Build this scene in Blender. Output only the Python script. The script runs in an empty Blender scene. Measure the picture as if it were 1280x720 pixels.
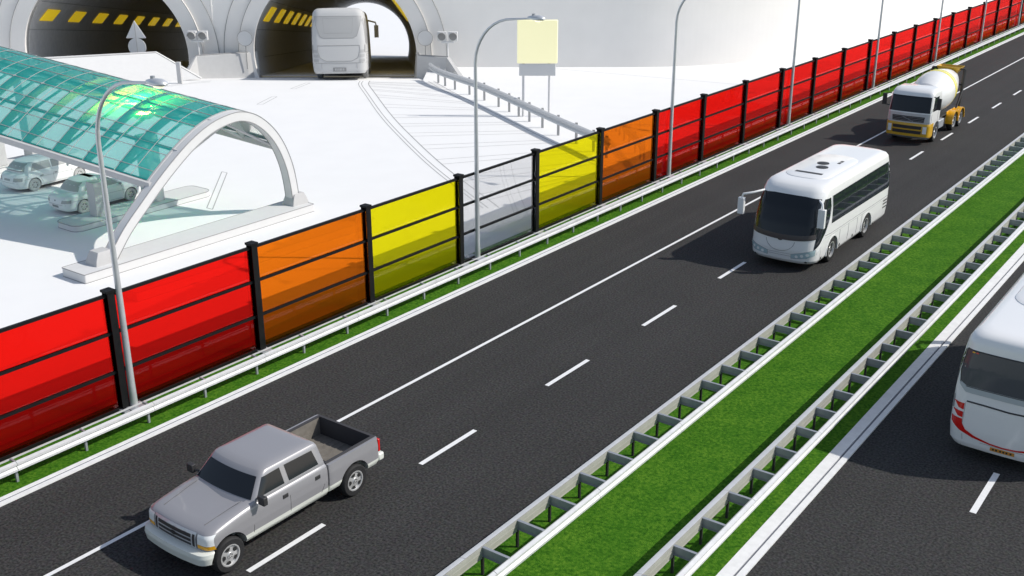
import bpy, bmesh, math, random
import numpy as np
from mathutils import Vector, Matrix, geometry
random.seed(7)
SC = bpy.context.scene
COL = SC.collection
R = math.radians
TH = R(36.195)                      # the road runs 36 degrees right of the view
CT, ST = math.cos(TH), math.sin(TH)
H = 14.0                            # camera height
def W(lat, s, z=0.0):               # road frame (across, along) -> world
    return Vector((CT*lat + ST*s, -ST*lat + CT*s, z))

# ------------------------------------------------------------------ materials
def new_mat(name):
    m = bpy.data.materials.new(name); m.use_nodes = True
    return m, m.node_tree.nodes, m.node_tree.links
def pbr(name, col, rough=.5, metal=0., spec=.5, coat=0., noise=0., nscale=6., bump=0., bscale=40., emit=None, estr=0.):
    m, N, L = new_mat(name); b = N['Principled BSDF']
    b.inputs['Base Color'].default_value = (*col, 1); b.inputs['Roughness'].default_value = rough
    b.inputs['Metallic'].default_value = metal; b.inputs['Specular IOR Level'].default_value = spec
    b.inputs['Coat Weight'].default_value = coat; b.inputs['Coat Roughness'].default_value = .05
    if emit: b.inputs['Emission Color'].default_value = (*emit, 1); b.inputs['Emission Strength'].default_value = estr
    if noise or bump: tc = N.new('ShaderNodeTexCoord')
    if noise:
        n = N.new('ShaderNodeTexNoise'); n.inputs['Scale'].default_value = nscale; n.inputs['Detail'].default_value = 5
        r = N.new('ShaderNodeValToRGB'); L.new(tc.outputs['Object'], n.inputs['Vector']); L.new(n.outputs['Fac'], r.inputs['Fac'])
        r.color_ramp.elements[0].position = .3; r.color_ramp.elements[1].position = .7
        r.color_ramp.elements[0].color = (*[c*(1-noise) for c in col], 1); r.color_ramp.elements[1].color = (*[min(1, c*(1+noise)) for c in col], 1)
        L.new(r.outputs['Color'], b.inputs['Base Color'])
        rr = N.new('ShaderNodeMapRange'); rr.inputs['To Min'].default_value = max(0, rough-.08); rr.inputs['To Max'].default_value = min(1, rough+.08)
        L.new(n.outputs['Fac'], rr.inputs['Value']); L.new(rr.outputs['Result'], b.inputs['Roughness'])
    if bump:
        n2 = N.new('ShaderNodeTexNoise'); n2.inputs['Scale'].default_value = bscale; n2.inputs['Detail'].default_value = 3
        bp = N.new('ShaderNodeBump'); bp.inputs['Strength'].default_value = bump; bp.inputs['Distance'].default_value = .02
        L.new(tc.outputs['Object'], n2.inputs['Vector']); L.new(n2.outputs['Fac'], bp.inputs['Height']); L.new(bp.outputs['Normal'], b.inputs['Normal'])
    return m
def asphalt():
    m, N, L = new_mat('asphalt'); b = N['Principled BSDF']; tc = N.new('ShaderNodeTexCoord')
    def noise(sc, det=3):
        n = N.new('ShaderNodeTexNoise'); n.inputs['Scale'].default_value = sc; n.inputs['Detail'].default_value = det
        L.new(tc.outputs['Object'], n.inputs['Vector']); return n
    grain = noise(16, 4); r = N.new('ShaderNodeValToRGB'); L.new(grain.outputs['Fac'], r.inputs['Fac'])
    e = r.color_ramp.elements; e[0].position = .30; e[0].color = (.013, .013, .0135, 1); e[1].position = .74; e[1].color = (.068, .0665, .065, 1)
    tint = noise(9, 2); mx = N.new('ShaderNodeMix'); mx.data_type = 'RGBA'; mx.blend_type = 'OVERLAY'; mx.inputs['Factor'].default_value = .16
    L.new(r.outputs['Color'], mx.inputs['A']); L.new(tint.outputs['Color'], mx.inputs['B'])
    big = noise(.35, 4); mr = N.new('ShaderNodeMapRange'); mr.inputs['To Min'].default_value = .85; mr.inputs['To Max'].default_value = 1.15
    L.new(big.outputs['Fac'], mr.inputs['Value'])
    # long faint wheel tracks
    mp = N.new('ShaderNodeMapping'); mp.inputs['Scale'].default_value = (1.6, .03, 1); L.new(tc.outputs['Object'], mp.inputs['Vector'])
    tr = N.new('ShaderNodeTexNoise'); tr.inputs['Scale'].default_value = 1; tr.inputs['Detail'].default_value = 2; L.new(mp.outputs['Vector'], tr.inputs['Vector'])
    mt = N.new('ShaderNodeMapRange'); mt.inputs['To Min'].default_value = .82; mt.inputs['To Max'].default_value = 1.18; L.new(tr.outputs['Fac'], mt.inputs['Value'])
    mm = N.new('ShaderNodeMath'); mm.operation = 'MULTIPLY'; L.new(mr.outputs['Result'], mm.inputs[0]); L.new(mt.outputs['Result'], mm.inputs[1])
    v = N.new('ShaderNodeMix'); v.data_type = 'RGBA'; v.blend_type = 'MULTIPLY'; v.inputs['Factor'].default_value = 1
    L.new(mx.outputs['Result'], v.inputs['A']); L.new(mm.outputs['Value'], v.inputs['B']); L.new(v.outputs['Result'], b.inputs['Base Color'])
    b.inputs['Roughness'].default_value = .88; b.inputs['Specular IOR Level'].default_value = .25
    fine = noise(60, 2); bp = N.new('ShaderNodeBump'); bp.inputs['Strength'].default_value = .5; bp.inputs['Distance'].default_value = .01
    L.new(fine.outputs['Fac'], bp.inputs['Height']); L.new(bp.outputs['Normal'], b.inputs['Normal'])
    return m
def grass_mat():
    m, N, L = new_mat('turf'); b = N['Principled BSDF']; tc = N.new('ShaderNodeTexCoord')
    n = N.new('ShaderNodeTexNoise'); n.inputs['Scale'].default_value = 13; n.inputs['Detail'].default_value = 5; L.new(tc.outputs['Object'], n.inputs['Vector'])
    r = N.new('ShaderNodeValToRGB'); e = r.color_ramp.elements
    e[0].position = .28; e[0].color = (.022, .095, .005, 1); e[1].position = .75; e[1].color = (.115, .25, .022, 1)
    k = r.color_ramp.elements.new(.5); k.color = (.055, .172, .011, 1)
    L.new(n.outputs['Fac'], r.inputs['Fac'])
    big = N.new('ShaderNodeTexNoise'); big.inputs['Scale'].default_value = 1.1; big.inputs['Detail'].default_value = 4; L.new(tc.outputs['Object'], big.inputs['Vector'])
    r2 = N.new('ShaderNodeValToRGB'); r2.color_ramp.elements[0].position = .35; r2.color_ramp.elements[0].color = (.78, .86, .7, 1)
    r2.color_ramp.elements[1].position = .7; r2.color_ramp.elements[1].color = (1.15, 1.05, 1.0, 1); L.new(big.outputs['Fac'], r2.inputs['Fac'])
    v = N.new('ShaderNodeMix'); v.data_type = 'RGBA'; v.blend_type = 'MULTIPLY'; v.inputs['Factor'].default_value = 1
    L.new(r.outputs['Color'], v.inputs['A']); L.new(r2.outputs['Color'], v.inputs['B']); L.new(v.outputs['Result'], b.inputs['Base Color'])
    b.inputs['Roughness'].default_value = .95; b.inputs['Specular IOR Level'].default_value = .1
    f = N.new('ShaderNodeTexNoise'); f.inputs['Scale'].default_value = 45; f.inputs['Detail'].default_value = 3; L.new(tc.outputs['Object'], f.inputs['Vector'])
    bp = N.new('ShaderNodeBump'); bp.inputs['Strength'].default_value = .8; bp.inputs['Distance'].default_value = .03
    L.new(f.outputs['Fac'], bp.inputs['Height']); L.new(bp.outputs['Normal'], b.inputs['Normal'])
    return m
def pane(name, col, rough=.02):      # tinted acrylic, refractive: it throws a real shade
    m, N, L = new_mat(name); b = N['Principled BSDF']
    b.inputs['Base Color'].default_value = (*col, 1); b.inputs['Transmission Weight'].default_value = 1
    b.inputs['Roughness'].default_value = rough; b.inputs['IOR'].default_value = 1.3
    t = N.new('ShaderNodeBsdfTransparent'); t.inputs['Color'].default_value = (*[c**.5 for c in col], 1); mx = N.new('ShaderNodeMixShader'); mx.inputs['Fac'].default_value = .74
    L.new(t.outputs[0], mx.inputs[1]); L.new(b.outputs[0], mx.inputs[2]); L.new(mx.outputs[0], N['Material Output'].inputs['Surface'])
    return m
def tinted(name, tcol, dcol, fac, rough=.15):   # thin translucent glazing: part clear, part milky, glossy on top
    m, N, L = new_mat(name); out = N['Material Output']; N.remove(N['Principled BSDF'])
    t = N.new('ShaderNodeBsdfTransparent'); t.inputs['Color'].default_value = (*tcol, 1)
    df = N.new('ShaderNodeBsdfDiffuse'); df.inputs['Color'].default_value = (*dcol, 1)
    tl = N.new('ShaderNodeBsdfTranslucent'); tl.inputs['Color'].default_value = (*dcol, 1)
    gl = N.new('ShaderNodeBsdfGlossy'); gl.inputs['Roughness'].default_value = rough
    m1 = N.new('ShaderNodeMixShader'); m1.inputs['Fac'].default_value = .5; L.new(df.outputs[0], m1.inputs[1]); L.new(tl.outputs[0], m1.inputs[2])
    m2 = N.new('ShaderNodeMixShader'); m2.inputs['Fac'].default_value = fac; L.new(t.outputs[0], m2.inputs[1]); L.new(m1.outputs[0], m2.inputs[2])
    fr = N.new('ShaderNodeFresnel'); fr.inputs['IOR'].default_value = 1.3
    m3 = N.new('ShaderNodeMixShader'); L.new(fr.outputs[0], m3.inputs['Fac']); L.new(m2.outputs[0], m3.inputs[1]); L.new(gl.outputs[0], m3.inputs[2])
    L.new(m3.outputs[0], out.inputs['Surface']); return m
def two_tone(name, top, low, zc):    # paint with a pale lower band
    m, N, L = new_mat(name); b = N['Principled BSDF']; tc = N.new('ShaderNodeTexCoord')
    sx = N.new('ShaderNodeSeparateXYZ'); L.new(tc.outputs['Object'], sx.inputs[0])
    g = N.new('ShaderNodeMath'); g.operation = 'GREATER_THAN'; g.inputs[1].default_value = zc; L.new(sx.outputs['Z'], g.inputs[0])
    mx = N.new('ShaderNodeMix'); mx.data_type = 'RGBA'; L.new(g.outputs[0], mx.inputs['Factor'])
    mx.inputs['A'].default_value = (*low, 1); mx.inputs['B'].default_value = (*top, 1); L.new(mx.outputs['Result'], b.inputs['Base Color'])
    b.inputs['Roughness'].default_value = .35; b.inputs['Metallic'].default_value = .15; b.inputs['Coat Weight'].default_value = .6; b.inputs['Coat Roughness'].default_value = .06
    return m

MT = dict(
 asphalt=asphalt(), grass=grass_mat(),
 paint=pbr('road_paint', (.80,.80,.80), .6, noise=.05, nscale=9),
 gutter=pbr('gutter_concrete', (.78,.78,.78), .7, noise=.06, nscale=5),
 joint=pbr('joint_grey', (.16,.17,.20), .8),
 plaza=pbr('pale_plaza', (.83,.83,.83), .9, spec=.2, noise=.012, nscale=.6),
 line=pbr('grey_outline_paint', (.42,.42,.42), .9, spec=.1),
 linedark=pbr('seam_grey', (.33,.33,.33), .8, spec=.1),
 concrete=pbr('pale_concrete', (.52,.52,.52), .85, spec=.25, noise=.03, nscale=3),
 concretelight=pbr('white_concrete', (.66,.66,.66), .85, spec=.25, noise=.02, nscale=3),
 wall=pbr('facade_render', (.85,.83,.80), .9, spec=.2, noise=.02, nscale=.5),
 ring=pbr('portal_render', (.80,.78,.755), .9, spec=.2, noise=.02, nscale=.5),
 tunnel=pbr('tunnel_lining', (.55,.55,.55), .85, noise=.08, nscale=2.5),
 yellowmark=pbr('yellow_reflector_glow', (.95,.68,.03), .5, emit=(1,.68,.02), estr=.32),  # no lamps: emission stands in for light the reflectors return
 steel=pbr('galvanised_steel', (.64,.645,.65), .42, metal=.15, noise=.06, nscale=4),
 steeldark=pbr('galvanised_post', (.36,.38,.41), .5, metal=.4, noise=.08, nscale=6),
 lamp=pbr('lamp_post_steel', (.62,.64,.67), .38, metal=.45, noise=.05, nscale=3),
 lens=pbr('lamp_lens', (.9,.9,.8), .2, emit=(1,.93,.6), estr=.9),
 black=pbr('black_frame', (.008,.008,.009), .6, spec=.2, noise=.2, nscale=5),
 red=pane('red_acrylic', (1,.012,.008)), orange=pane('orange_acrylic', (1,.21,.006)),
 yellow=pane('yellow_acrylic', (1,.89,.006)), clear=pane('clear_acrylic', (1,1,1)),
 canopy=tinted('teal_glazing', (.80,.97,.96), (.012,.60,.54), .62),
 claycar=pbr('car_primer', (.80,.80,.80), .6, spec=.3),
 clay=pbr('pale_clay', (.52,.52,.52), .7, spec=.3), claydark=pbr('grey_clay', (.42,.42,.42), .7, spec=.3),
 clayglass=pbr('clay_glazing', (.40,.40,.40), .35, spec=.4), claytyre=pbr('clay_tyre', (.22,.22,.22), .8, spec=.2),
 pick=two_tone('silver_two_tone', (.30,.297,.315), (.74,.76,.70), .66), silver=pbr('silver_paint', (.30,.297,.315), .35, metal=.15, coat=.6),
 bumper=pbr('pale_bumper', (.70,.72,.67), .35, coat=.3), darktrim=pbr('dark_trim', (.03,.03,.032), .55),
 liner=pbr('bed_liner', (.17,.155,.135), .8, noise=.15, nscale=7), linerdark=pbr('bed_wall', (.045,.045,.05), .8),
 glass=pbr('vehicle_glass', (.016,.020,.026), .04, spec=.26), glasslight=pbr('grey_glass', (.085,.09,.10), .12, spec=.3),
 tyre=pbr('tyre_rubber', (.014,.014,.015), .75, noise=.2, nscale=12), rim=pbr('wheel_rim', (.62,.62,.62), .35, metal=.5),
 hub=pbr('dark_hub', (.02,.02,.02), .6), chrome=pbr('chrome', (.75,.75,.76), .18, metal=.9),
 headlight=pbr('headlight_lens', (.42,.55,.60), .1, spec=.6, coat=.4), headwhite=pbr('white_lens', (.85,.86,.86), .15, coat=.4),
 amber=pbr('amber_lens', (.80,.40,.02), .2), redlens=pbr('red_lens', (.62,.012,.01), .22, coat=.4),
 white=pbr('white_coach_paint', (.82,.82,.82), .28, coat=.5), seam=pbr('panel_seam', (.12,.12,.12), .7), softseam=pbr('soft_seam', (.25,.25,.26), .7),
 orangep=pbr('orange_truck_paint', (.78,.40,.012), .3, coat=.4), gold=pbr('ochre_bumper', (.62,.36,.02), .35, coat=.3), cabgrey=pbr('cab_silver', (.55,.56,.58), .35, metal=.2, coat=.3),
 yellowp=pbr('yellow_stripe', (.90,.76,.03), .35), drum=pbr('drum_white', (.80,.80,.80), .33, coat=.3, noise=.03, nscale=2), chassis=pbr('chassis_black', (.02,.02,.02), .6),
 plate=pbr('number_plate', (.62,.27,.03), .5), plateclay=pbr('clay_plate', (.26,.26,.26), .6), signglow=pbr('sign_face_lamp_glow', (.96,.91,.57), .6, emit=(1,.93,.55), estr=.34), signgrey=pbr('sign_back', (.66,.66,.66), .7),  # sign face: a street lamp's glow put into yellow colour and emission
 beige=pbr('rail_inner_steel', (.42,.415,.375), .5, metal=.1, noise=.06, nscale=4),
)
# ------------------------------------------------------------------ mesh builder
class MB:
    def __init__(s): s.v = []; s.f = []; s.m = []
    def add(s, vs, fs, mi=0):
        o = len(s.v); s.v += [Vector(p) for p in vs]
        for f in fs: s.f.append([o+i for i in f]); s.m.append(mi)
    def box(s, c, d, mi=0, mat=None):
        c = Vector(c); d = Vector(d)/2
        vs = [Vector((x*d.x, y*d.y, z*d.z)) for x in (-1,1) for y in (-1,1) for z in (-1,1)]
        if mat is not None: vs = [mat @ p for p in vs]
        s.add([c+p for p in vs], [(0,1,3,2),(4,6,7,5),(0,4,5,1),(2,3,7,6),(0,2,6,4),(1,5,7,3)], mi)
    def span(s, a, b, mi=0):        # box between two corners
        s.box([(a[i]+b[i])/2 for i in range(3)], [abs(a[i]-b[i]) for i in range(3)], mi)
    def loft(s, rings, cap=(True, True), mi=0, closed=True):
        n = len(rings[0]); vs = [p for r in rings for p in r]; fs = []
        for k in range(len(rings)-1):
            for i in range(n if closed else n-1):
                j = (i+1) % n; fs.append((k*n+i, k*n+j, (k+1)*n+j, (k+1)*n+i))
        if cap[0]: fs.append(tuple(range(n-1, -1, -1)))
        if cap[1]: fs.append(tuple((len(rings)-1)*n+i for i in range(n)))
        s.add(vs, fs, mi)
    def prism(s, loop, vec, mi=0):
        vec = Vector(vec); loop = [Vector(p) for p in loop]
        s.loft([loop, [p+vec for p in loop]], mi=mi)
    def tube(s, path, r, n=8, mi=0, cap=True):
        path = [Vector(p) for p in path]; rs = r if isinstance(r, (list, tuple)) else [r]*len(path); rings = []
        up = None
        for i, p in enumerate(path):
            t = (path[min(i+1, len(path)-1)] - path[max(i-1, 0)]).normalized()
            if up is None:
                up = Vector((0,0,1)) if abs(t.z) < .9 else Vector((0,1,0))
            a = t.cross(up).normalized(); b = a.cross(t).normalized(); up = b
            rings.append([p + (a*math.cos(q) + b*math.sin(q))*rs[i] for q in [2*math.pi*k/n for k in range(n)]])
        s.loft(rings, (cap, cap), mi)
    def lathe(s, prof, n=24, M=None, mi=0, cap=(True, True)):   # (r, h) about local z
        M = M or Matrix()
        s.loft([[M @ Vector((r*math.cos(2*math.pi*k/n), r*math.sin(2*math.pi*k/n), h)) for k in range(n)] for r, h in prof], cap, mi)
    def sheet(s, pts, z, mi=0): s.add([(p[0], p[1], z) for p in pts], [tuple(range(len(pts)))], mi)
    def poly(s, poly2, fn, off=.006, mi=0, maxlen=.16, center=None, thick=0.):
        bm = bmesh.new(); vs = [bm.verts.new((a, b, 0)) for a, b in poly2]; f = bm.faces.new(vs)
        bmesh.ops.triangulate(bm, faces=[f])
        for _ in range(5):
            es = [e for e in bm.edges if e.calc_length() > maxlen]
            if not es: break
            bmesh.ops.subdivide_edges(bm, edges=es, cuts=1)
            bmesh.ops.triangulate(bm, faces=bm.faces[:])
        bm.verts.index_update(); out = []
        h = .01; c = Vector(center or (0,0,1))
        for v in bm.verts:
            a, b = v.co.x, v.co.y; p = Vector(fn(a, b))
            nn = (Vector(fn(a+h, b)) - Vector(fn(a-h, b))).cross(Vector(fn(a, b+h)) - Vector(fn(a, b-h)))
            if nn.length < 1e-9: nn = Vector((0,0,1))
            nn.normalize()
            if nn.dot(p - c) < 0: nn = -nn
            out.append(p + nn*off)
        s.add(out, [[v.index for v in f.verts] for f in bm.faces], mi); bm.free()
    def seam(s, pts2, fn, r=.008, mi=0, step=.15, closed=False):
        path = []; pts2 = list(pts2) + ([pts2[0]] if closed else [])
        for (a0, b0), (a1, b1) in zip(pts2, pts2[1:]):
            k = max(1, int(math.hypot(a1-a0, b1-b0)/step))
            path += [Vector(fn(a0+(a1-a0)*i/k, b0+(b1-b0)*i/k)) for i in range(k)]
        path.append(Vector(fn(*pts2[-1]))); s.tube(path, r, 5, mi)
    def build(s, name, mats, parent=None, loc=(0,0,0), rz=0., bevel=0., smooth=38, recalc=True, merge=0.):
        me = bpy.data.meshes.new(name); me.from_pydata(s.v, [], s.f)
        for i, p in enumerate(me.polygons): p.material_index = s.m[i]
        if recalc:
            bm = bmesh.new(); bm.from_mesh(me)
            if merge: bmesh.ops.remove_doubles(bm, verts=bm.verts[:], dist=merge)
            bmesh.ops.recalc_face_normals(bm, faces=bm.faces[:]); bm.to_mesh(me); bm.free()
        for m in (mats if isinstance(mats, (list, tuple)) else [mats]): me.materials.append(MT[m] if isinstance(m, str) else m)
        if smooth: me.shade_smooth(); me.set_sharp_from_angle(angle=R(smooth))
        o = bpy.data.objects.new(name, me); COL.objects.link(o); o.location = loc; o.rotation_euler.z = rz
        if parent: o.parent = parent
        if bevel:
            b = o.modifiers.new('bevel', 'BEVEL'); b.width = bevel; b.segments = 2; b.limit_method = 'ANGLE'; b.angle_limit = R(40)
        return o
def tag(o, label=None, cat=None, group=None, kind=None):
    for k, v in (('label', label), ('category', cat), ('group', group), ('kind', kind)):
        if v: o[k] = v
    return o
def thing(name, label, cat, loc=(0,0,0), rz=0., group=None, scale=1.):
    o = bpy.data.objects.new(name, None); COL.objects.link(o); o.location = loc; o.rotation_euler.z = rz; o.scale = (scale,)*3
    o.empty_display_size = .3
    return tag(o, label, cat, group)
def kids(o): return [c for c in bpy.data.objects if c.parent == o]
def copy_tree(o, parent=None):
    c = o.copy(); COL.objects.link(c); c.parent = parent
    for ch in kids(o): copy_tree(ch, c)
    return c
def cut(o, cutters):                # boolean difference, applied
    tmp = []
    for mb in cutters:
        c = mb.build('cutter', 'black', smooth=0); tmp.append(c)
        b = o.modifiers.new('cut', 'BOOLEAN'); b.operation = 'DIFFERENCE'; b.object = c; b.solver = 'EXACT'
    par, mw = o.parent, None
    o.parent = None; bpy.context.view_layer.update()
    dg = bpy.context.evaluated_depsgraph_get(); me = bpy.data.meshes.new_from_object(o.evaluated_get(dg))
    o.modifiers.clear(); old = o.data; o.data = me; bpy.data.meshes.remove(old); o.parent = par
    for c in tmp: bpy.data.objects.remove(c, do_unlink=True)
    me.set_sharp_from_angle(angle=R(38))
RZ = -TH

# ------------------------------------------------------------------ camera, light
cam_d = bpy.data.cameras.new('camera'); cam = bpy.data.objects.new('camera', cam_d); COL.objects.link(cam)
cam.location = (0, 0, H); cam.rotation_euler = (R(90-20.658), 0, 0); cam_d.sensor_width = 36; cam_d.lens = 36*1358/1280; cam_d.clip_end = 3000
SC.camera = cam
SUN = Vector((1.167, -.048, 1.0)).normalized()
sd = bpy.data.lights.new('sun', 'SUN'); sd.energy = 3.6; sd.angle = R(.6); sd.color = (1, .95, .87)
so = bpy.data.objects.new('sun', sd); COL.objects.link(so); so.rotation_euler = (-SUN).to_track_quat('-Z', 'Y').to_euler(); so.location = (60, -10, 80)
wd = bpy.data.worlds.new('World'); SC.world = wd; wd.use_nodes = True
sky = wd.node_tree.nodes.new('ShaderNodeTexSky'); sky.sky_type = 'NISHITA'; sky.sun_disc = False
sky.sun_elevation = math.asin(SUN.z); sky.sun_rotation = R(92.4); sky.dust_density = .6
bg = wd.node_tree.nodes['Background']; bg.inputs['Strength'].default_value = .13
hs = wd.node_tree.nodes.new('ShaderNodeHueSaturation'); hs.inputs['Saturation'].default_value = .72
wd.node_tree.links.new(sky.outputs[0], hs.inputs['Color']); wd.node_tree.links.new(hs.outputs[0], bg.inputs['Color'])
SC.view_settings.view_transform = 'Standard'; SC.view_settings.look = 'None'; SC.view_settings.exposure = .10; SC.view_settings.gamma = 1
SC.cycles.caustics_refractive = False; SC.cycles.caustics_reflective = False
SC.cycles.max_bounces = 12; SC.cycles.transmission_bounces = 12; SC.cycles.transparent_max_bounces = 16; SC.cycles.sample_clamp_indirect = 4

# ------------------------------------------------------------------ ground
S0, S1 = -12., 260.
def strip(name, a, b, z, mat, s0=S0, s1=S1, label=None):
    mb = MB(); mb.sheet([(a,s0),(b,s0),(b,s1),(a,s1)], z); o = mb.build(name, mat, rz=RZ, smooth=0); return tag(o, kind='structure')
strip('road', -23.03, -12.75, 0, 'asphalt')
strip('grass_verge', -25.5, -23.37, .03, 'grass')
strip('grass_median', -12.75, -8.04, .03, 'grass')
strip('opposite_road', -7.55, 1.2, 0, 'asphalt')
strip('grass_field', 1.2, 420., .03, 'grass', -120, 500)
def lines(name, items, mat='paint', z=.004):
    mb = MB()
    for a, b, s0, s1 in items: mb.sheet([(a,s0),(b,s0),(b,s1),(a,s1)], z)
    return tag(mb.build(name, mat, rz=RZ, smooth=0), kind='structure')
lines('solid_lane_marking', [(-19.70, -19.58, S0, S1)])
lines('dashed_lane_marking', [(-16.35, -16.21, 12.6+5.69*k, 14.87+5.69*k) for k in range(-3, 40)])
lines('opposite_dashed_marking', [(-4.36, -4.21, 24.25+5.69*k, 26.5+5.69*k) for k in range(-6, 36)])
lines('opposite_edge_marking', [(-.2, -.05, S0, S1)])
mb = MB()      # gutter strips: two pale runs with a dark joint between
for a, b in ((-23.37,-23.235),(-23.175,-23.03)): mb.span((a,S0,-.1),(b,S1,.04))
tag(mb.build('kerb_strip', 'gutter', rz=RZ, smooth=0), kind='structure')
mb = MB(); mb.span((-23.236,S0,-.1),(-23.174,S1,.026)); tag(mb.build('kerb_joint', 'joint', rz=RZ, smooth=0), kind='structure')
mb = MB()
for a, b in ((-8.04,-7.755),(-7.695,-7.55)): mb.span((a,S0,-.1),(b,S1,.045))
tag(mb.build('median_kerb_strip', 'gutter', rz=RZ, smooth=0), kind='structure')
mb = MB(); mb.span((-7.76,S0,-.1),(-7.69,S1,.012)); tag(mb.build('median_kerb_joint', 'joint', rz=RZ, smooth=0), kind='structure')
# pale plaza behind the noise barrier, up to the tunnel facade; notched where the tunnel ramp dips
WY = 87.0; RY = 80.6; GR = .1334
RX0, RX1 = -39.0, -6.6
p1 = W(-25.5, -30); p2 = W(-25.5, 270); pw = W(-37.0, 270)
mb = MB()
mb.sheet([(-140,-40),(p1.x,-40),(p1.x,p1.y),(p2.x,p2.y),(pw.x,pw.y),(25.9,97.6),(18,WY+4.5),(9,WY+.2),(RX1,WY+.2),(RX1,RY),(RX0,RY),(RX0,WY+.2),(-140,WY+.2)], 0)
tag(mb.build('plaza_pavement', 'plaza', smooth=0), kind='structure')
mb = MB(); mb.add([(RX0,RY,0),(RX1,RY,0),(RX1,WY+.5,-GR*(WY+.5-RY)),(RX0,WY+.5,-GR*(WY+.5-RY))], [(0,1,2,3)])
for x in (RX0, RX1): mb.add([(x,RY,0),(x,WY+.5,0),(x,WY+.5,-1)], [(0,1,2)])
tag(mb.build('tunnel_ramp', 'plaza', smooth=0), kind='structure')

# thin grey outlines of the white markings on the pale pavement
def ribbon(mb, pts, w, z=.004):
    pts = [Vector((p[0], p[1], 0)) for p in pts]; L_, R_ = [], []
    for i, p in enumerate(pts):
        t = (pts[min(i+1, len(pts)-1)] - pts[max(i-1, 0)]).normalized(); nrm = Vector((-t.y, t.x, 0))*w/2
        L_.append((p+nrm)[:2]); R_.append((p-nrm)[:2])
    for i in range(len(pts)-1): mb.sheet([L_[i], L_[i+1], R_[i+1], R_[i]], z)
def spline(pts, n=10):
    P = [Vector((*p, 0)[:3]) for p in pts]; P = [P[0]*2-P[1]] + P + [P[-1]*2-P[-2]]; out = []
    for i in range(1, len(P)-2):
        for k in range(n):
            t = k/n; a, b, c, d = P[i-1], P[i], P[i+1], P[i+2]
            out.append(.5*((2*b) + (c-a)*t + (2*a-5*b+4*c-d)*t*t + (3*b-a-3*c+d)*t**3))
    out.append(P[-2]); return out
gore_l = spline([(-10.5,80.5),(-10.4,79.0),(-9.55,75.6),(-7.65,68.2),(-5.9,62.3),(-3.5,55),(-.6,47.5)])
gore_r = spline([(-5.8,80.5),(-4.6,77.2),(-2.5,72.0),(-.3,66.8),(2.3,60.6),(5.2,54.5)])
mb = MB()
for off in (0, -.5, -.72):
    pts = [p + Vector((off, off*.12, 0)) for p in gore_l]; ribbon(mb, pts, .055 if off else .07)
ribbon(mb, gore_r, .06); ribbon(mb, [p + Vector((-.38, -.1, 0)) for p in gore_r], .05)
def along(path, t):
    i = min(int(t*(len(path)-1)), len(path)-2); return path[i].lerp(path[i+1], t*(len(path)-1)-i)
for k in range(13):
    t = .05 + k*.075
    for dt in (0, .022):
        a = along(gore_l, min(1, t+dt)); b = along(gore_r, min(1, t*1.04+dt+.03)); ribbon(mb, [a, b], .05)
tag(mb.build('gore_hatch_outline', 'line', smooth=0), kind='structure')
mb = MB()
def outline_bar(s0, s1, l0, l1, frame=W):
    c = [frame(l0,s0), frame(l1,s0), frame(l1,s1), frame(l0,s1)]
    for a, b in zip(c, c[1:]+c[:1]): ribbon(mb, [a[:2], b[:2]], .05)
outline_bar(30.1, 34.8, -39.2, -38.8, lambda l, s: W(l - (s-30.1)*.98, s))
c = [Vector((-15.75,77.3,0)), Vector((-15.4,77.3,0)), Vector((-14.75,79.6,0)), Vector((-15.1,79.6,0))]
for a, b in zip(c, c[1:]+c[:1]): ribbon(mb, [a[:2], b[:2]], .05)
c = [Vector((-16.9,71.6,0)), Vector((-16.5,71.6,0)), Vector((-16.1,74.3,0)), Vector((-16.45,74.3,0))]
for a, b in zip(c, c[1:]+c[:1]): ribbon(mb, [a[:2], b[:2]], .05)
edge = spline([(-22.2,80.5),(-23.5,79.7),(-28,76.0),(-36,70.5),(-47,64)])
for o_ in (0, .45): ribbon(mb, [p + Vector((0, -o_, 0)) for p in edge], .05)
ribbon(mb, [(3.0,86.2),(22.0,76.0)], .05)
tag(mb.build('plaza_marking_outline', 'line', smooth=0), kind='structure')

# ------------------------------------------------------------------ tunnel facade, portals, tubes
AX = R(-5.8); TD = Vector((math.sin(AX), math.cos(AX), -GR)).normalized()
CZ, RAD = 1.0, 6.4
PORT = [(-31.85, RAD), (-13.9, RAD)]
facade = thing('tunnel_facade', 'pale grey concrete tunnel front with two round portals, behind the plaza', 'tunnel front', (0, WY, 0))
mb = MB()
# wall skin with two round holes: radial strips around each hole
TOP = 13.0; FL = -1.2
def arc_pts(cx, r, n=48, z0=FL):
    a0 = math.asin((z0-CZ)/r); return [(cx + r*math.cos(a), CZ + r*math.sin(a)) for a in [a0 + (math.pi-2*a0)*i/n for i in range(n+1)]]
def wallface(x0, x1, cx, r):
    pts = arc_pts(cx, r); sq = []
    for px, pz in pts:
        dx, dz = px-cx, pz-CZ; k = 1e9
        if dx > 1e-6: k = min(k, (x1-cx)/dx)
        if dx < -1e-6: k = min(k, (x0-cx)/dx)
        if dz > 1e-6: k = min(k, (TOP-CZ)/dz)
        if dz < -1e-6: k = min(k, (FL-CZ)/dz)
        sq.append((cx+dx*k, CZ+dz*k))
    for i in range(len(pts)-1):
        mb.add([(pts[i][0],0,pts[i][1]), (pts[i+1][0],0,pts[i+1][1]), (sq[i+1][0],0,sq[i+1][1]), (sq[i][0],0,sq[i][1])], [(0,1,2,3)])
    for c_x, c_z, sx in ((x1, TOP, 1), (x0, TOP, -1)):   # corner triangles
        for i in range(len(sq)-1):
            (ax, az), (bx, bz) = sq[i], sq[i+1]
            if abs(az-bz) > 1e-6 and abs(ax-bx) > 1e-6: mb.add([(ax,0,az),(bx,0,bz),(c_x if (ax+bx)/2>cx else x0,0,TOP)], [(0,1,2)]); 
        break
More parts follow.
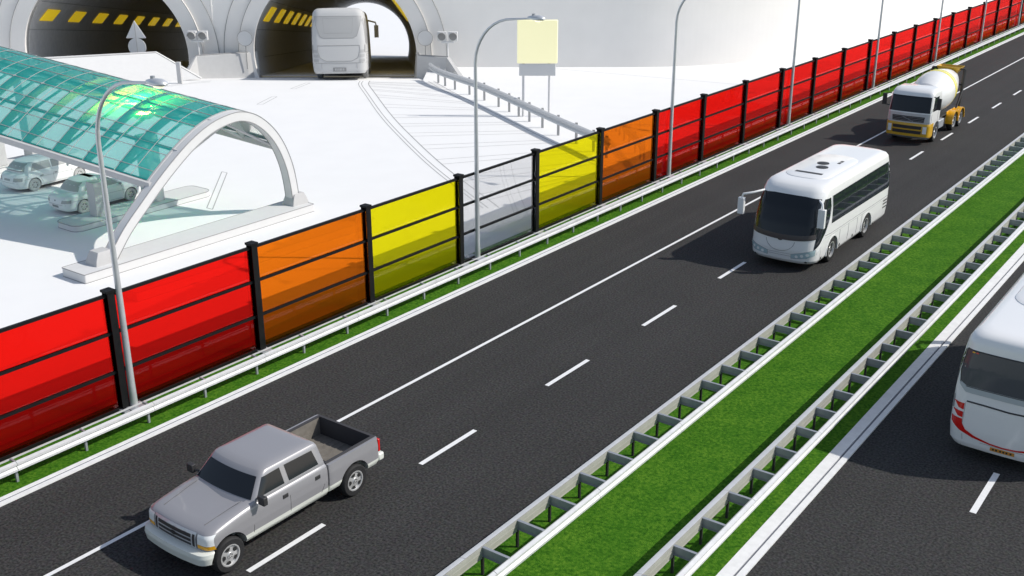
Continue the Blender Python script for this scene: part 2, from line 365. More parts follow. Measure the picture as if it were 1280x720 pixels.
MIDX = (PORT[0][0]+PORT[1][0])/2
wallface(-48, MIDX, PORT[0][0], RAD); wallface(MIDX, 2.0, PORT[1][0], RAD)
mb.add([(-140,0,FL),(-48,0,FL),(-48,0,TOP),(-140,0,TOP)], [(0,1,2,3)])
# right hand run: straight, then a smooth bend to follow the road behind the barrier
run = [(2.0, 0.0), (9.0, 0.0)]
end_dir = Vector((ST, CT)); rad = 22.0; cx0, cy0 = 9.0, rad; turn = math.pi/2 - TH
for k in range(1, 41):
    a = turn*k/40; run.append((9.0 + rad*math.sin(a), rad*(1-math.cos(a))))
lx, ly = run[-1]; run.append((lx + end_dir.x*220, ly + end_dir.y*220))
for (xa, ya), (xb, yb) in zip(run, run[1:]): mb.add([(xa,ya,FL),(xb,yb,FL),(xb,yb,TOP),(xa,ya,TOP)], [(0,1,2,3)])
o = mb.build('facade_wall', 'wall', facade, smooth=0, merge=.002)
sm = o.modifiers.new('thick', 'SOLIDIFY'); sm.thickness = .5; sm.offset = 0
for cx, r in PORT:
    mb = MB()
    def ring(r0, r1, y0, y1):
        A = arc_pts(cx, r0); B = arc_pts(cx, r1); rings = []
        for (ax, az), (bx, bz) in zip(A, B): rings.append([(ax,y1,az),(ax,y0,az),(bx,y0,bz),(bx,y1,bz)])
        mb.loft([[Vector(p) for p in q] for q in rings])
    ring(r, r+1.15, -.55, .3); ring(r+1.152, r+2.35, -.32, .0)
    mb.build('portal_ring', 'ring', facade, smooth=35)
    mb = MB()
    for rr, yy in ((r+1.16, -.56), (r+2.37, -.33), (r+5.2, -.02)):
        if rr > r+5: a = [(px, yy, pz) for px, pz in arc_pts(cx, rr, z0=.0) if (px > cx or cx < -20) and (abs(px-MIDX) > 2.5)]
        else: a = [(px, yy, pz) for px, pz in arc_pts(cx, rr, z0=-.6)]
        if rr > r+5:
            a = [p for p in a if (p[0] < MIDX-2 and cx < -20 and p[0] < cx) or (cx > -20 and p[0] > cx)]
        if len(a) > 2: mb.tube(a, .03, 5)
    mb.build('portal_joint', 'linedark', facade)
mb = MB(); mb.tube([(9.0 if 0 else -11+0, -.02, 0), (-6.5, -.02, 0)], .01, 4)
mb = MB(); mb.span((-5.0,-.03,.02),(9.0,0.02,.06)); mb.build('base_joint', 'linedark', facade, smooth=0)
# tubes
def frame_ring(c, t, r, n=56):
    a = Vector((t.y, -t.x, 0)).normalized(); b = a.cross(t).normalized(); a0 = math.asin((-1.72)/r)
    return [c + a*math.cos(q)*r + b*math.sin(q)*r for q in [a0 + (math.pi-2*a0)*i/n for i in range(n+1)]], a, b
def tunnel_tube(idx, path):
    cx, r = PORT[idx]
    lab = ['left hand tunnel tube, dark inside, with a row of yellow markers on its wall', 'right hand tunnel tube with a bright far end, entered by the coach'][idx]
    root = thing('tunnel_tube', lab, 'tunnel', path[0])
    o0 = path[0]; mb = MB(); rings = []; rings2 = []; fl = []; fr = []
    for i, p in enumerate(path):
        t = (path[min(i+1, len(path)-1)] - path[max(i-1, 0)]).normalized()
        if i == 0: pass
        ra, a, b = frame_ring(p-o0, t, r); rb, _, _ = frame_ring(p-o0, t, r+.7); rings.append(ra + rb[::-1]); fl.append(ra[-1]); fr.append(ra[0])
    if True:
        rings[0] = [Vector((v.x, 0.02, v.z)) for v in rings[0]]; fl[0].y = fr[0].y = -.3
    mb.loft(rings, (False, False)); mb.build('lining', 'tunnel', root, smooth=40)
    mb = MB()
    for k in range(len(path)-1): mb.add([fl[k]+Vector((0,0,.02)), fr[k]+Vector((0,0,.02)), fr[k+1]+Vector((0,0,.02)), fl[k+1]+Vector((0,0,.02))], [(0,1,2,3)])
    mb.build('roadway', 'plaza', root, smooth=0)
    # wall band joints and yellow markers on the left wall (and one run on the right)
    def surf(i0, ang, rr):
        k = min(int(i0), len(path)-2); fr_ = i0-k; p = path[k].lerp(path[k+1], fr_); t = (path[k+1]-path[k]).normalized()
        a = Vector((t.y, -t.x, 0)).normalized(); b = a.cross(t).normalized()
        return p - o0 + a*math.cos(ang)*rr + b*math.sin(ang)*rr
    mb = MB()
    for ang in (R(180-18), R(180+2), R(180-40)): mb.tube([surf(k, ang, r-.02) for k in np.linspace(.05, len(path)-1.01, 30)], .025, 4)
    mb.build('lining_joint', 'linedark', root)
    return root, surf, o0
def marker(root, surf, i0, i1, a0, a1, skew=0.):
    mb = MB(); q = []
    for r_ in (6.37, 6.30):
        q.append([surf(i0, a0, r_), surf(i1, a0, r_), surf(i1+skew, a1, r_), surf(i0+skew, a1, r_)])
    mb.loft(q); mb.build('marker', 'yellowmark', root, smooth=0)
pr_ = [Vector((PORT[1][0], WY, CZ)) + TD*L_ for L_ in (0, 10, 20, 30, 40, 50, 60, 70, 84)]
rt, sf, _ = tunnel_tube(1, pr_)
for k in range(9): marker(rt, sf, .32+k*.776, .32+k*.776+.34, R(180-36), R(180-24.5), -.10)
for k in range(1): marker(rt, sf, .05, .95, R(47), R(24), .1)
pl = [p + Vector((PORT[0][0]-PORT[1][0], 0, 0)) for p in pr_]
lt, sf, _ = tunnel_tube(0, pl)
for k in range(9): marker(lt, sf, .32+k*.776, .32+k*.776+.32, R(180-34), R(180-25), -.10)
# the bright ground beyond the far end of the right tube
e = pr_[-1]; zf = e.z - 1.7
mb = MB(); mb.add([(-150,e.y-1,zf),(60,e.y-1,zf),(160,700,zf-1),(-260,700,zf-1)], [(0,1,2,3)])
tag(mb.build('far_ground', 'plaza', smooth=0), kind='structure')

# low barrier walls beside the portals, with a dark capping
def barrier(label, pts, h, low_end, capm='linedark'):
    root = thing('barrier_wall', label, 'barrier wall', (*pts[0], 0), group='low barrier walls at the tunnel portals'); o0 = Vector((*pts[0], 0))
    P = [Vector((*p, 0))-o0 for p in pts]; rings = []; tops = []
    for i, p in enumerate(P):
        t = (P[min(i+1, len(P)-1)]-P[max(i-1, 0)]).normalized(); nr = Vector((-t.y, t.x, 0)); z = low_end if i == len(P)-1 else h
        rings.append([p-nr*.35+Vector((0,0,-1.0)), p+nr*.35+Vector((0,0,-1.0)), p+nr*.18+Vector((0,0,z)), p-nr*.18+Vector((0,0,z))]); tops.append(p+Vector((0,0,z+.03)))
    mb = MB(); mb.loft(rings); mb.build('wall_body', 'concrete', root, smooth=0, bevel=.03)
    mb = MB(); mb.tube(tops[:-1], .05, 6); mb.build('capping_rail', capm, root)
barrier('low grey barrier wall right of the right portal, sloping down at its front end', [(-7.45,87.1),(-7.2,85.2),(-4.9,84.3),(-3.85,82.4)], 1.15, .06)
barrier('low grey barrier wall between the two tunnel portals', [(-20.3,87.1),(-20.9,86.3),(-24.4,84.6),(-24.75,82.6)], 1.2, .06)
# sloped pale embankment block in front of the left portal
rootw = thing('embankment_block', 'long white sloped concrete block in front of the left tunnel portal', 'concrete block', (-23.3, 81.6, 0))
o0 = Vector((-23.3, 81.6, 0))
A = [(-23.3,81.6,-.02), (-26.7,82.5,1.76), (-36.2,77,1.95), (-52,68,2.1), (-52,64.5,-.02), (-36.2,72.5,-.02)]
B = [(-23.3,82.1,-.02), (-26.9,83.2,1.76), (-36.6,78.0,1.95), (-52.6,69,2.1), (-52.6,70,-.02), (-36.6,79.5,-.02)]
mb = MB(); v = [Vector(p)-o0 for p in A+B]
mb.add(v, [(0,1,2,5),(5,2,3,4),(0,6,7,1),(1,7,8,2),(2,8,9,3),(6,11,8,7),(11,10,9,8),(3,9,10,4),(0,5,11,6),(5,4,10,11)])
mb.build('block_body', 'concretelight', rootw, smooth=0)
mb = MB(); mb.span((-24.35-o0.x, 79.3-o0.y, 0), (-24.05-o0.x, 79.6-o0.y, 1.55)); mb.build('marker_post', 'clay', rootw, bevel=.02)
mb = MB(); mb.tube([Vector(p)-o0 for p in A[:4]], .03, 5); mb.build('edge_trim', 'linedark', rootw)
# pipe on the wall between the portals
mb = MB(); px = -23.4
mb.tube([(px,-.16,-.3),(px,-.16,12.5)], .13, 10)
for z in np.arange(.5, 12.5, 1.05): mb.tube([(px,-.16,z),(px,-.16,z+.08)], .17, 10)
tag(mb.build('drain_pipe', 'ring', loc=(0, WY, 0)), 'thin vertical jointed pipe on the facade between the two portals', 'pipe')

# round signs, signals, road signs
def disc_sign(label, x, y, zc, r, zb):
    root = thing('round_sign', label, 'sign', (x, y, zb), group='blank round signs at the portals')
    mb = MB(); M_ = Matrix.Translation((0,0,zc-zb)) @ Matrix.Rotation(R(90), 4, 'X'); mb.lathe([(r,-.03),(r,.03)], 32, M_); mb.build('sign_plate', 'signgrey', root)
    mb = MB(); mb.tube([(r*math.cos(a), -.035, zc-zb+r*math.sin(a)) for a in np.linspace(0, 6.2832, 33)], .025, 5); mb.build('sign_rim', 'linedark', root)
    mb = MB(); mb.tube([(0,.06,0),(0,.06,zc-zb-.1)], .04, 8); mb.build('post', 'linedark', root)
disc_sign('blank round sign right of the right tunnel portal', -6.75, 85.9, 2.38, .58, 0)
disc_sign('blank round sign left of the right tunnel portal', -20.75, 85.8, 2.38, .58, 0)
def signal(label, x, y, zb, zc):
    root = thing('lane_signal', label, 'traffic signal', (x, y, zb), group='twin lane signals at the portals'); z = zc-zb
    mb = MB(); mb.tube([(0,0,0),(0,0,z-.45)], .07, 8); mb.build('post', 'signgrey', root)
    mb = MB(); mb.box((0,-.02,z-.43),(.95,.12,.14)); mb.tube([(-.42,0,z-.4),(-.42,0,z-.2)], .035, 6); mb.tube([(.42,0,z-.4),(.42,0,z-.2)], .035, 6); mb.build('cross_bar', 'signgrey', root, bevel=.01)
    for sx in (-.43, .43):
        mb = MB(); mb.box((sx,.1,z),(.7,.3,.7)); hd_ = mb.build('signal_head', 'signgrey', root, bevel=.03)
        mb = MB(); M_ = Matrix.Translation((sx,-.06,z)) @ Matrix.Rotation(R(90), 4, 'X'); mb.lathe([(.29,0),(.29,.06)], 24, M_); mb.build('lens', 'plateclay', hd_)
        mb = MB(); arc = [R(a) for a in np.linspace(-10, 190, 17)]
        mb.loft([[Vector((sx+.32*math.cos(a), -.06, z+.32*math.sin(a))) for a in arc] + [Vector((sx+.29*math.cos(a), -.06, z+.29*math.sin(a))) for a in arc[::-1]],
                 [Vector((sx+.32*math.cos(a), -.36, z+.30*math.sin(a)+.02)) for a in arc] + [Vector((sx+.29*math.cos(a), -.36, z+.27*math.sin(a)+.02)) for a in arc[::-1]]]); mb.build('visor', 'claydark', hd_)
signal('twin round lane signal on a post right of the right portal', -4.95, 84.75, 1.1, 2.66)
signal('twin round lane signal on a post between the two portals', -24.25, 85.2, 1.1, 2.66)
ts = thing('road_sign', 'blank triangular sign above a blank round sign before the left tunnel portal', 'sign', (-28.75, 84.5, -.3))
def tri(z0, z1, hw): return [(-hw,-.03,z0),(hw,-.03,z0),(0,-.03,z1)]
mb = MB(); mb.prism(tri(2.86,4.2,.78), (0,.06,0)); mb.build('triangle_plate', 'signgrey', ts, bevel=.03)
mb = MB(); mb.lathe([(.68,-.03),(.68,.03)], 32, Matrix.Translation((0,0,2.2)) @ Matrix.Rotation(R(90), 4, 'X')); mb.build('round_plate', 'signgrey', ts)
mb = MB(); mb.tube([(0,.07,0),(0,.07,4.1)], .045, 8); mb.build('post', 'clay', ts)
mb = MB(); mb.tube([(0,-.035,1.6),(0,-.035,4.1)], .02, 6); mb.build('front_rib', 'linedark', ts)
gs = thing('gantry_sign', 'board with painted yellow lamp glow over a smaller panel on two posts behind the guardrail', 'sign', (1.56, 67.6, 0))
mb = MB(); mb.span((-1.24,-.06,3.33),(1.24,.06,5.95)); mb.build('board', 'signglow', gs, bevel=.04)
mb = MB(); mb.span((-1.12,-.05,2.56),(1.14,.05,3.30)); mb.build('lower_panel', 'signgrey', gs, bevel=.03)
for x in (-.86, .76):
    mb = MB(); mb.tube([(x,.12,0),(x,.12,5.6)], .075, 10); mb.build('post', 'signgrey', gs)

# plaza guardrail
wprof = [(0,.31),(.075,.275),(.075,.215),(.012,.155),(.075,.095),(.075,.035),(0,0),(-.012,.002),(.06,.045),(.06,.085),(-.004,.155),(.06,.225),(.06,.265),(-.012,.308)]
pg = thing('steel_guardrail', 'pale steel guardrail curving from the right tunnel portal to the noise barrier', 'guardrail', (-6.1, 81.6, 0)); o0 = Vector((-6.1, 81.6, 0))
gp = spline([(-6.1,81.6),(-5.4,79.4),(-4.3,77.2),(-2.5,74.0),(-.85,70.4),(.2,67.9),(1.3,65.3),(2.7,62.0),(4.2,58.6),(5.2,56.2)], 6)
mb = MB(); rings = []
for i, p in enumerate(gp):
    t = (gp[min(i+1, len(gp)-1)]-gp[max(i-1, 0)]).normalized(); nr = Vector((t.y, -t.x, 0))*-1
    rings.append([p-o0+nr*a*(-1.5)+Vector((0,0,.66+b*1.6)) for a, b in wprof])
mb.loft(rings); mb.build('beam', 'concretelight', pg, smooth=25)
for k in np.linspace(.1, .97, 14):
    p = along(gp, k); mb = MB(); mb.box(p-o0+Vector((.1,.08,.6)),(.15,.13,1.2)); mb.build('post', 'claydark', pg, bevel=.01)

# ------------------------------------------------------------------ noise barrier along the road
FLAT = -25.0; FS0 = 15.68; FD = 5.03
nb = thing('noise_barrier', 'long transparent noise barrier of red, orange, yellow and clear panels in black frames', 'noise barrier', (0,0,0), RZ)
cols = {0:'red', 1:'orange', 2:'yellow', 3:'clear', 4:'yellow', 5:'orange'}
K0, K1 = -2, 36
for k in range(K0, K1+1):
    s = FS0 + FD*k; mb = MB()
    for dx in (-.115, .115): mb.span((FLAT+dx-.0125, s-.11, 0),(FLAT+dx+.0125, s+.11, 3.55))
    mb.span((FLAT-.1025, s-.012, 0),(FLAT+.1025, s+.012, 3.55))
    mb.span((FLAT-.15, s-.14, 3.55),(FLAT+.15, s+.14, 3.62))
    po = mb.build('post', 'black', nb, smooth=0)
    mb = MB(); mb.span((FLAT-.2, s-.2, .02),(FLAT+.32, s+.2, .09)); mb.build('base_plate', 'steeldark', po, smooth=0, bevel=.01)
for k in range(K0, K1):
    s0 = FS0 + FD*k + .016; s1 = FS0 + FD*(k+1) - .016; c_ = cols.get(k, 'red')
    mb = MB(); mb.span((FLAT-.01, s0, .14),(FLAT+.01, s1, 3.42)); pn = mb.build('panel', c_, nb, smooth=0); pn['label'] = c_ + ' transparent panel'
    for z0, z1, nm in ((3.42,3.5,'top_rail'),(2.32,2.40,'mid_rail'),(1.17,1.25,'mid_rail'),(.06,.14,'bottom_rail')):
        mb = MB()
        if nm in ('mid_rail',): mb.span((FLAT+.012, s0, z0),(FLAT+.05, s1, z1)); mb.span((FLAT-.05, s0, z0),(FLAT-.012, s1, z1))
        else: mb.span((FLAT-.05, s0, z0),(FLAT+.05, s1, z1))
        mb.build(nm, 'black', nb, smooth=0)

# ------------------------------------------------------------------ street lamps
lamp_s = [15.91, 31.68, 47.2, 62.2, 77.2, 92.0, 106.0, 120.2]
lamp_l = ['tall curved street lamp at the nearest red panel, its head over the canopy roof', 'tall curved street lamp in front of the clear panel',
 'tall curved street lamp at the first red panel beyond the orange one', 'tall street lamp rising behind the white coach, left of the cement mixer lamp',
 'tall street lamp just left of the cement mixer cab', 'tall street lamp rising directly behind the cement mixer drum', 'street lamp second from the far right end of the barrier', 'farthest street lamp at the right edge of the picture']
lamp = thing('street_lamp', lamp_l[0], 'street lamp', W(-24.85, lamp_s[0]), RZ, 'street lamps along the noise barrier')
path = [(0,0,.0),(0,0,.8),(0,0,3),(0,0,5.5),(0,0,7.6)]; rr = [.115,.10,.088,.072,.062]
for a in np.linspace(12, 88, 9): path.append((1.75*(1-math.cos(R(a))), 0, 7.6+1.75*math.sin(R(a)))); rr.append(.060-.018*a/90)
path += [(2.2,0,9.40),(2.45,0,9.42)]; rr += [.036,.034]
mb = MB(); mb.tube(path, rr, 12); mb.build('pole', 'lamp', lamp, smooth=50)
mb = MB(); mb.box((-.12,0,.06),(.75,.5,.1)); mb.build('base_plate', 'steeldark', lamp, bevel=.015)
mb = MB(); rings = []
for x, w_, h_ in ((2.36,.05,.05),(2.45,.09,.075),(2.62,.15,.11),(2.85,.18,.12),(3.0,.14,.09),(3.08,.05,.03)):
    rings.append([Vector((x, w_*math.cos(q), 9.44+h_*(math.sin(q) if math.sin(q) > 0 else .55*math.sin(q)))) for q in [2*math.pi*i/16 for i in range(16)]])
mb.loft(rings); hd_ = mb.build('lamp_head', 'lamp', lamp, smooth=60)
mb = MB(); mb.tube([(2.6,0,9.52),(2.6,0,9.6)], .06, 10); mb.build('photocell', 'steeldark', hd_)
mb = MB(); mb.lathe([(.06,-.055),(.11,-.03),(.12,0)], 16, Matrix.Translation((2.8,0,9.385)) @ Matrix.Scale(1.3, 4, (1,0,0))); mb.build('lens', 'lens', hd_)
for s_, l_ in list(zip(lamp_s, lamp_l))[1:]:
    c = copy_tree(lamp); c.location = W(-24.85, s_); c['label'] = l_

# ------------------------------------------------------------------ guardrails
def beam(mb, lat, side, s0, s1, z0=.47, thick=1., mi=0):
    loop = [(lat + side*a*thick, s0, z0+b*.9) for a, b in wprof]; mb.prism(loop, (0, s1-s0, 0), mi)
gl = thing('steel_guardrail', 'single white steel guardrail on the grass in front of the noise barrier', 'guardrail', (0,0,0), RZ)
mb = MB()
for k in range(-4, 40): beam(mb, -23.68, 1, 11.72+4.0*k+.006, 11.72+4.0*(k+1)-.006, z0=.34)
mb.build('beam', 'steel', gl, smooth=20)
mb = MB(); mb.span((-23.93, S0, .585),(-23.885, 172, .615)); mb.build('back_rail', 'steel', gl, smooth=0)
for k in range(-6, 80):
    s = 11.72 + 1.93*k; mb = MB(); mb.span((-23.775, s-.03, 0),(-23.71, s+.03, .57)); p_ = mb.build('post', 'steeldark', gl, smooth=0)
    mb = MB(); mb.span((-23.92, s-.025, .57),(-23.67, s+.025, .622)); mb.build('bracket', 'steeldark', p_, smooth=0)
def double_rail(name_label, cl, hw, sp0, pitch, bs):
    g = thing('double_guardrail', name_label, 'guardrail', (0,0,0), RZ, 'double steel guardrails on the median')
    for side in (-1, 1):
        mb = MB()
        for k in range(-3, 50): beam(mb, cl+side*(hw-.095), side, bs+4.0*k+.006, bs+4.0*(k+1)-.006, thick=1.05 if side > 0 else 1.7)
        bmo = mb.build('beam', 'steel', g, smooth=20)
        lat = cl+side*(hw-.095)-side*.024
        mb = MB(); mb.span((lat+side*.018, S0, .598),(lat+side*.032, 210, .622)); mb.build('valley_shade_line', 'softseam', bmo, smooth=0)  # dark strip painting the shade in the beam's valley
        mb = MB(); mb.span((lat-.01, S0, .46),(lat+.01, 210, .735)); mb.span((lat-side*.025-.003, S0, .46),(lat, 210, .475)); mb.span((lat-side*.02-.003, S0, .585),(lat, 210, .61)); mb.build('backing_plate', 'beige', bmo, smooth=0)
    rest = MB(); restp = MB(); n = 0; first = None; firstp = None
    k = -4
    while True:
        s = sp0 + pitch*k
        if s > 200: break
        def sp(m_, c): 
            a, b = cl-hw+.13, cl+hw-.13
            m_.span((a, c-.035, .715),(b, c+.035, .735)); m_.span((a, c-.035, .50),(b, c+.035, .52)); m_.span((a, c-.007, .52),(b, c+.007, .715))
        if n < 95:
            if first is None:
                mb = MB(); sp(mb, 0); first = mb.build('spacer', 'steeldark', g, smooth=0, loc=(0,s,0))
                mb = MB()
                mb.span((cl-hw+.09, -.028, 0),(cl-hw+.145, .028, .495)); firstp = mb.build('post', 'chassis', g, smooth=0, loc=(0,s,0))
            else:
                for f_ in (first, firstp):
                    c = f_.copy(); COL.objects.link(c); c.parent = g; c.location = (0,s,0)
        else:
            sp(rest, s); restp.span((cl-hw+.09, s-.028, 0),(cl-hw+.145, s+.028, .495))
        n += 1; k += 1
    if rest.v:
        tag(rest.build('spacers_far', 'steeldark', g, smooth=0), kind='stuff'); tag(restp.build('posts_far', 'chassis', g, smooth=0), kind='stuff')
double_rail('double ladder-like steel guardrail on the left edge of the grass median', -11.745, .48, 15.48, 1.27, 14.9)
double_rail('double ladder-like steel guardrail on the right edge of the grass median', -8.575, .40, 17.93, 1.33, 16.6)

# ------------------------------------------------------------------ toll canopy
cs = thing('toll_canopy', 'arched toll canopy with teal glass roof and pale arch frame', 'canopy', (0,0,0), RZ)
ex = Vector((-1, -.135, .113)); LAT0 = -35.6
arch = spline([(22.3,.35),(23.2,1.43),(24.2,2.33),(25.05,3.05),(25.9,3.70),(26.8,4.29),(27.85,4.77),(28.9,4.98),(29.6,4.93),(30.3,4.64),(31.0,4.06),(31.55,3.3),(31.95,2.35),(32.15,1.4),(32.25,.35)], 5)
def prof_off(d):
    out = []
    for i, p in enumerate(arch):
        t = (arch[min(i+1, len(arch)-1)]-arch[max(i-1, 0)]).normalized(); nr = Vector((t.y, -t.x, 0)); out.append(p - nr*(-d))
    return out
def tube_rect(mb, path, w, lat0, lat1):     # arch band: path in (s, z), thickness w inward, between two lats
    rings = []
    for i, p in enumerate(path):
        t = (path[min(i+1, len(path)-1)]-path[max(i-1, 0)]).normalized(); nr = Vector((t.y, -t.x, 0))
        a, b = p, p+nr*w
        rings.append([Vector((lat1, a.x, a.y)), Vector((lat0, a.x, a.y)), Vector((lat0, b.x, b.y)), Vector((lat1, b.x, b.y))])
    mb.loft(rings)
mb = MB(); tube_rect(mb, arch, .38, LAT0-.22, LAT0+.22); mb.build('arch_frame', 'concretelight', cs, smooth=30, bevel=.02)
mb = MB()
for lt_ in (LAT0-.22, LAT0+.22):
    mb.tube([(lt_, p.x, p.y) for p in arch], .02, 5)
    inn = []
    for i, p in enumerate(arch):
        t = (arch[min(i+1, len(arch)-1)]-arch[max(i-1, 0)]).normalized(); nr = Vector((t.y, -t.x, 0)); inn.append((lt_, p.x+nr.x*.38, p.y+nr.y*.38))
    mb.tube(inn, .02, 5)
mb.build('edge_trim', 'linedark', cs)
for s, nm in ((22.25, -1), (32.2, 1)):
    mb = MB(); rings = [[Vector((LAT0+a*sx, s+b*sx2+(0 if nm<0 else 0), z)) for a, b in ((-1,-1),(1,-1),(1,1),(-1,1))] for sx, sx2, z in ((.36,.48,.33),(.33,.42,.55),(.28,.28,.85))]
    mb.loft(rings); mb.build('arch_foot', 'concrete', cs, smooth=0, bevel=.02)
i0 = min(range(len(arch)), key=lambda i: (arch[i]-Vector((24.95,2.98,0))).length); i1 = min(range(len(arch)), key=lambda i: (arch[i]-Vector((31.6,3.1,0))).length)
vault = arch[i0:i1+1]
def cpt(i, d, dz=0.):               # vault point i at distance d along the sweep
    p = vault[min(i, len(vault)-1)]; return Vector((LAT0, p.x, p.y+dz)) + ex*d
BAYS, BAY = 10, 1.75
NV = len(vault); purl = [0, NV//5, 2*NV//5, 3*NV//5, 4*NV//5, NV-1]
for b in range(BAYS):
    d0 = .25 + b*BAY; d1 = d0+BAY
    mb = MB(); mb.add([cpt(i, d, .02) for d in (d0+.02, d1-.02) for i in range(NV)], [(i, i+1, NV+i+1, NV+i) for i in range(NV-1)])
    mb.build('glazing_bay', 'canopy', cs, smooth=60, recalc=False)
for b in range(BAYS+1):
    d0 = .25 + b*BAY; mb = MB(); rings = []
    for i in range(NV):
        t = (vault[min(i+1, NV-1)]-vault[max(i-1, 0)]).normalized(); nr = Vector((0, t.y, -t.x)); p = cpt(i, d0)
        rings.append([p+ex*.05, p-ex*.05, p-ex*.05+nr*.30, p+ex*.05+nr*.30])
    mb.loft(rings); mb.build('rib', 'clay', cs, smooth=30)
for i in purl:
    mb = MB(); edge_ = i in (0, NV-1); w_ = .16 if edge_ else .05; h_ = .26 if edge_ else .12
    p, q = cpt(i, .0), cpt(i, .25+BAYS*BAY); a = Vector((0, w_, 0)); c = Vector((0, 0, h_))
    mb.loft([[x-a-c, x+a-c, x+a+Vector((0,0,-.01)), x-a+Vector((0,0,-.01))] for x in (p, q)]); mb.build('gutter_beam' if edge_ else 'purlin', 'clay', cs, smooth=0)
mb = MB()                            # thin glazing bars
for i in range(2, NV-1, 4):
    mb.tube([cpt(i, .25, .035), cpt(i, .25+BAYS*BAY, .035)], .015, 4)
for b in range(2*BAYS):
    if b % 2: mb.tube([cpt(i, .25+b*BAY/2, .035) for i in range(NV)], .013, 4)
mb.build('glazing_bars', 'claydark', cs)
mb = MB()                            # cross bracing truss below the vault
zz = Vector((0,0,-.5))
for b in range(BAYS):
    d0 = .25+b*BAY; j = NV//2
    mb.tube([cpt(0, d0)+Vector((0,.2,-.1)), cpt(j, d0)+zz], .06, 6); mb.tube([cpt(NV-1, d0)+Vector((0,-.2,-.1)), cpt(j, d0)+zz], .06, 6)
    mb.tube([cpt(j, d0)+zz, cpt(j-7, d0+BAY)], .06, 6); mb.tube([cpt(j, d0)+zz, cpt(j+7, d0+BAY)], .06, 6)
mb.tube([cpt(NV//2, .25)+zz, cpt(NV//2, .25+BAYS*BAY)+zz], .08, 8)
mb.build('roof_truss', 'clay', cs)
def rounded_slab(mb, l0, l1, s0, s1, z0, z1, r=.4, n=6):
    loop = []
    for cx, cy, a0 in ((l1-r,s1-r,0),(l0+r,s1-r,90),(l0+r,s0+r,180),(l1-r,s0+r,270)):
        for k in range(n+1): a = R(a0+90*k/n); loop.append((cx+r*math.cos(a), cy+r*math.sin(a), z0))
    mb.prism(loop, (0,0,z1-z0))
def edge_lines(mb, l0, l1, s0, s1, z, r, w=.018, n=6):
    loop = []
    for cx, cy, a0 in ((l1-r,s1-r,0),(l0+r,s1-r,90),(l0+r,s0+r,180),(l1-r,s0+r,270)):
        for k in range(n+1): a = R(a0+90*k/n); loop.append((cx+r*math.cos(a), cy+r*math.sin(a), z))
    mb.tube(loop + loop[:1], w, 5)
mb = MB(); rounded_slab(mb, -36.3, -34.85, 21.0, 32.6, 0, .35, .05, 2)
fs_ = tag(mb.build('foundation_slab', 'concretelight', rz=RZ, bevel=.02, smooth=0), 'long pale concrete slab carrying the front arch of the canopy', 'slab')
mb = MB(); edge_lines(mb, -36.3, -34.85, 21.0, 32.6, .345, .05, n=2); edge_lines(mb, -36.3, -34.85, 21.0, 32.6, .01, .05, n=2); mb.build('edge_trim', 'linedark', fs_)
def island(lat, s0, s1, label, pl_label, pillars, grp='toll islands under the canopy'):
    mb = MB(); rounded_slab(mb, lat-.8, lat+.8, s0, s1, 0, .26, .4)
    io = tag(mb.build('toll_island', 'concretelight', rz=RZ, bevel=.02, smooth=30), label, 'traffic island', grp)
    mb = MB(); edge_lines(mb, lat-.8, lat+.8, s0, s1, .255, .4); edge_lines(mb, lat-.8, lat+.8, s0, s1, .01, .4); mb.build('edge_trim', 'linedark', io)
    for (s, w, d, h), lb in zip(pillars, pl_label):
        mb = MB(); mb.span((lat-w/2, s-d/2, .255),(lat+w/2, s+d/2, h)); tag(mb.build('toll_pillar', 'clay', rz=RZ, bevel=.03, smooth=0), lb, 'pillar', 'grey pillars on the toll islands')
island(-41.4, 24.4, 31.6, 'rounded pale toll island beside the saloon car, nearer one', ['short grey pillar in front of the saloon car, on the nearer toll island', 'grey pillar behind the arch frame, carrying the canopy edge on the nearer toll island'], [(26.05,.55,.5,1.78),(28.9,.75,.7,3.3)])
island(-53.4, 24.6, 32.6, 'pale toll island at the left edge beyond the hatchback', ['grey pillar beyond the hatchback, on the left toll island'], [(30.4,.8,.75,4.6)])
mb = MB(); mb.span((-56.5, 27.3, 0.255),(-56.1, 27.7, 2.3)); mb.span((-56.5,27.7,2.0),(-54.0,30.0,2.3))
mb = MB(); mb.span((-53.9,26.2,.255),(-52.9,28.6,2.35)); tag(mb.build('toll_booth', 'concrete', rz=RZ, bevel=.05, smooth=0), 'grey boxy toll booth at the left edge under the canopy', 'booth')

# added lamp, no real fixture: makes the yellow-green glow in the roof glazing
lp = cpt(NV//2-3, 4.1) + Vector((0, 0, -.95))
cl_ = thing('added_glow_lamp', 'added yellow lamp under the teal canopy roof, making its glow patch', 'lamp', Matrix.Rotation(RZ, 3, 'Z') @ lp, RZ)
mb = MB(); mb.tube([(0,0,0),(0,0,.6)], .02, 6); mb.build('stem', 'claydark', cl_)
mb = MB(); mb.lathe([(.03,-.02),(.30,.04),(.62,.30),(.60,.32),(.29,.07),(.03,.02)], 24); mb.build('added_lamp_shade', 'clay', cl_)  # bowl added to keep the glow off the cars below
mb = MB(); mb.lathe([(.03,.04),(.09,.09),(.10,.15),(.03,.2)], 16); mb.build('added_lamp_bulb', 'lens', cl_)
ld = bpy.data.lights.new('added_glow_light', 'POINT'); ld.energy = 620; ld.color = (1, .95, .12); ld.shadow_soft_size = .12
lo = bpy.data.objects.new('added_glow_light', ld); COL.objects.link(lo); lo.parent = cl_; lo.location = (0, 0, .30)
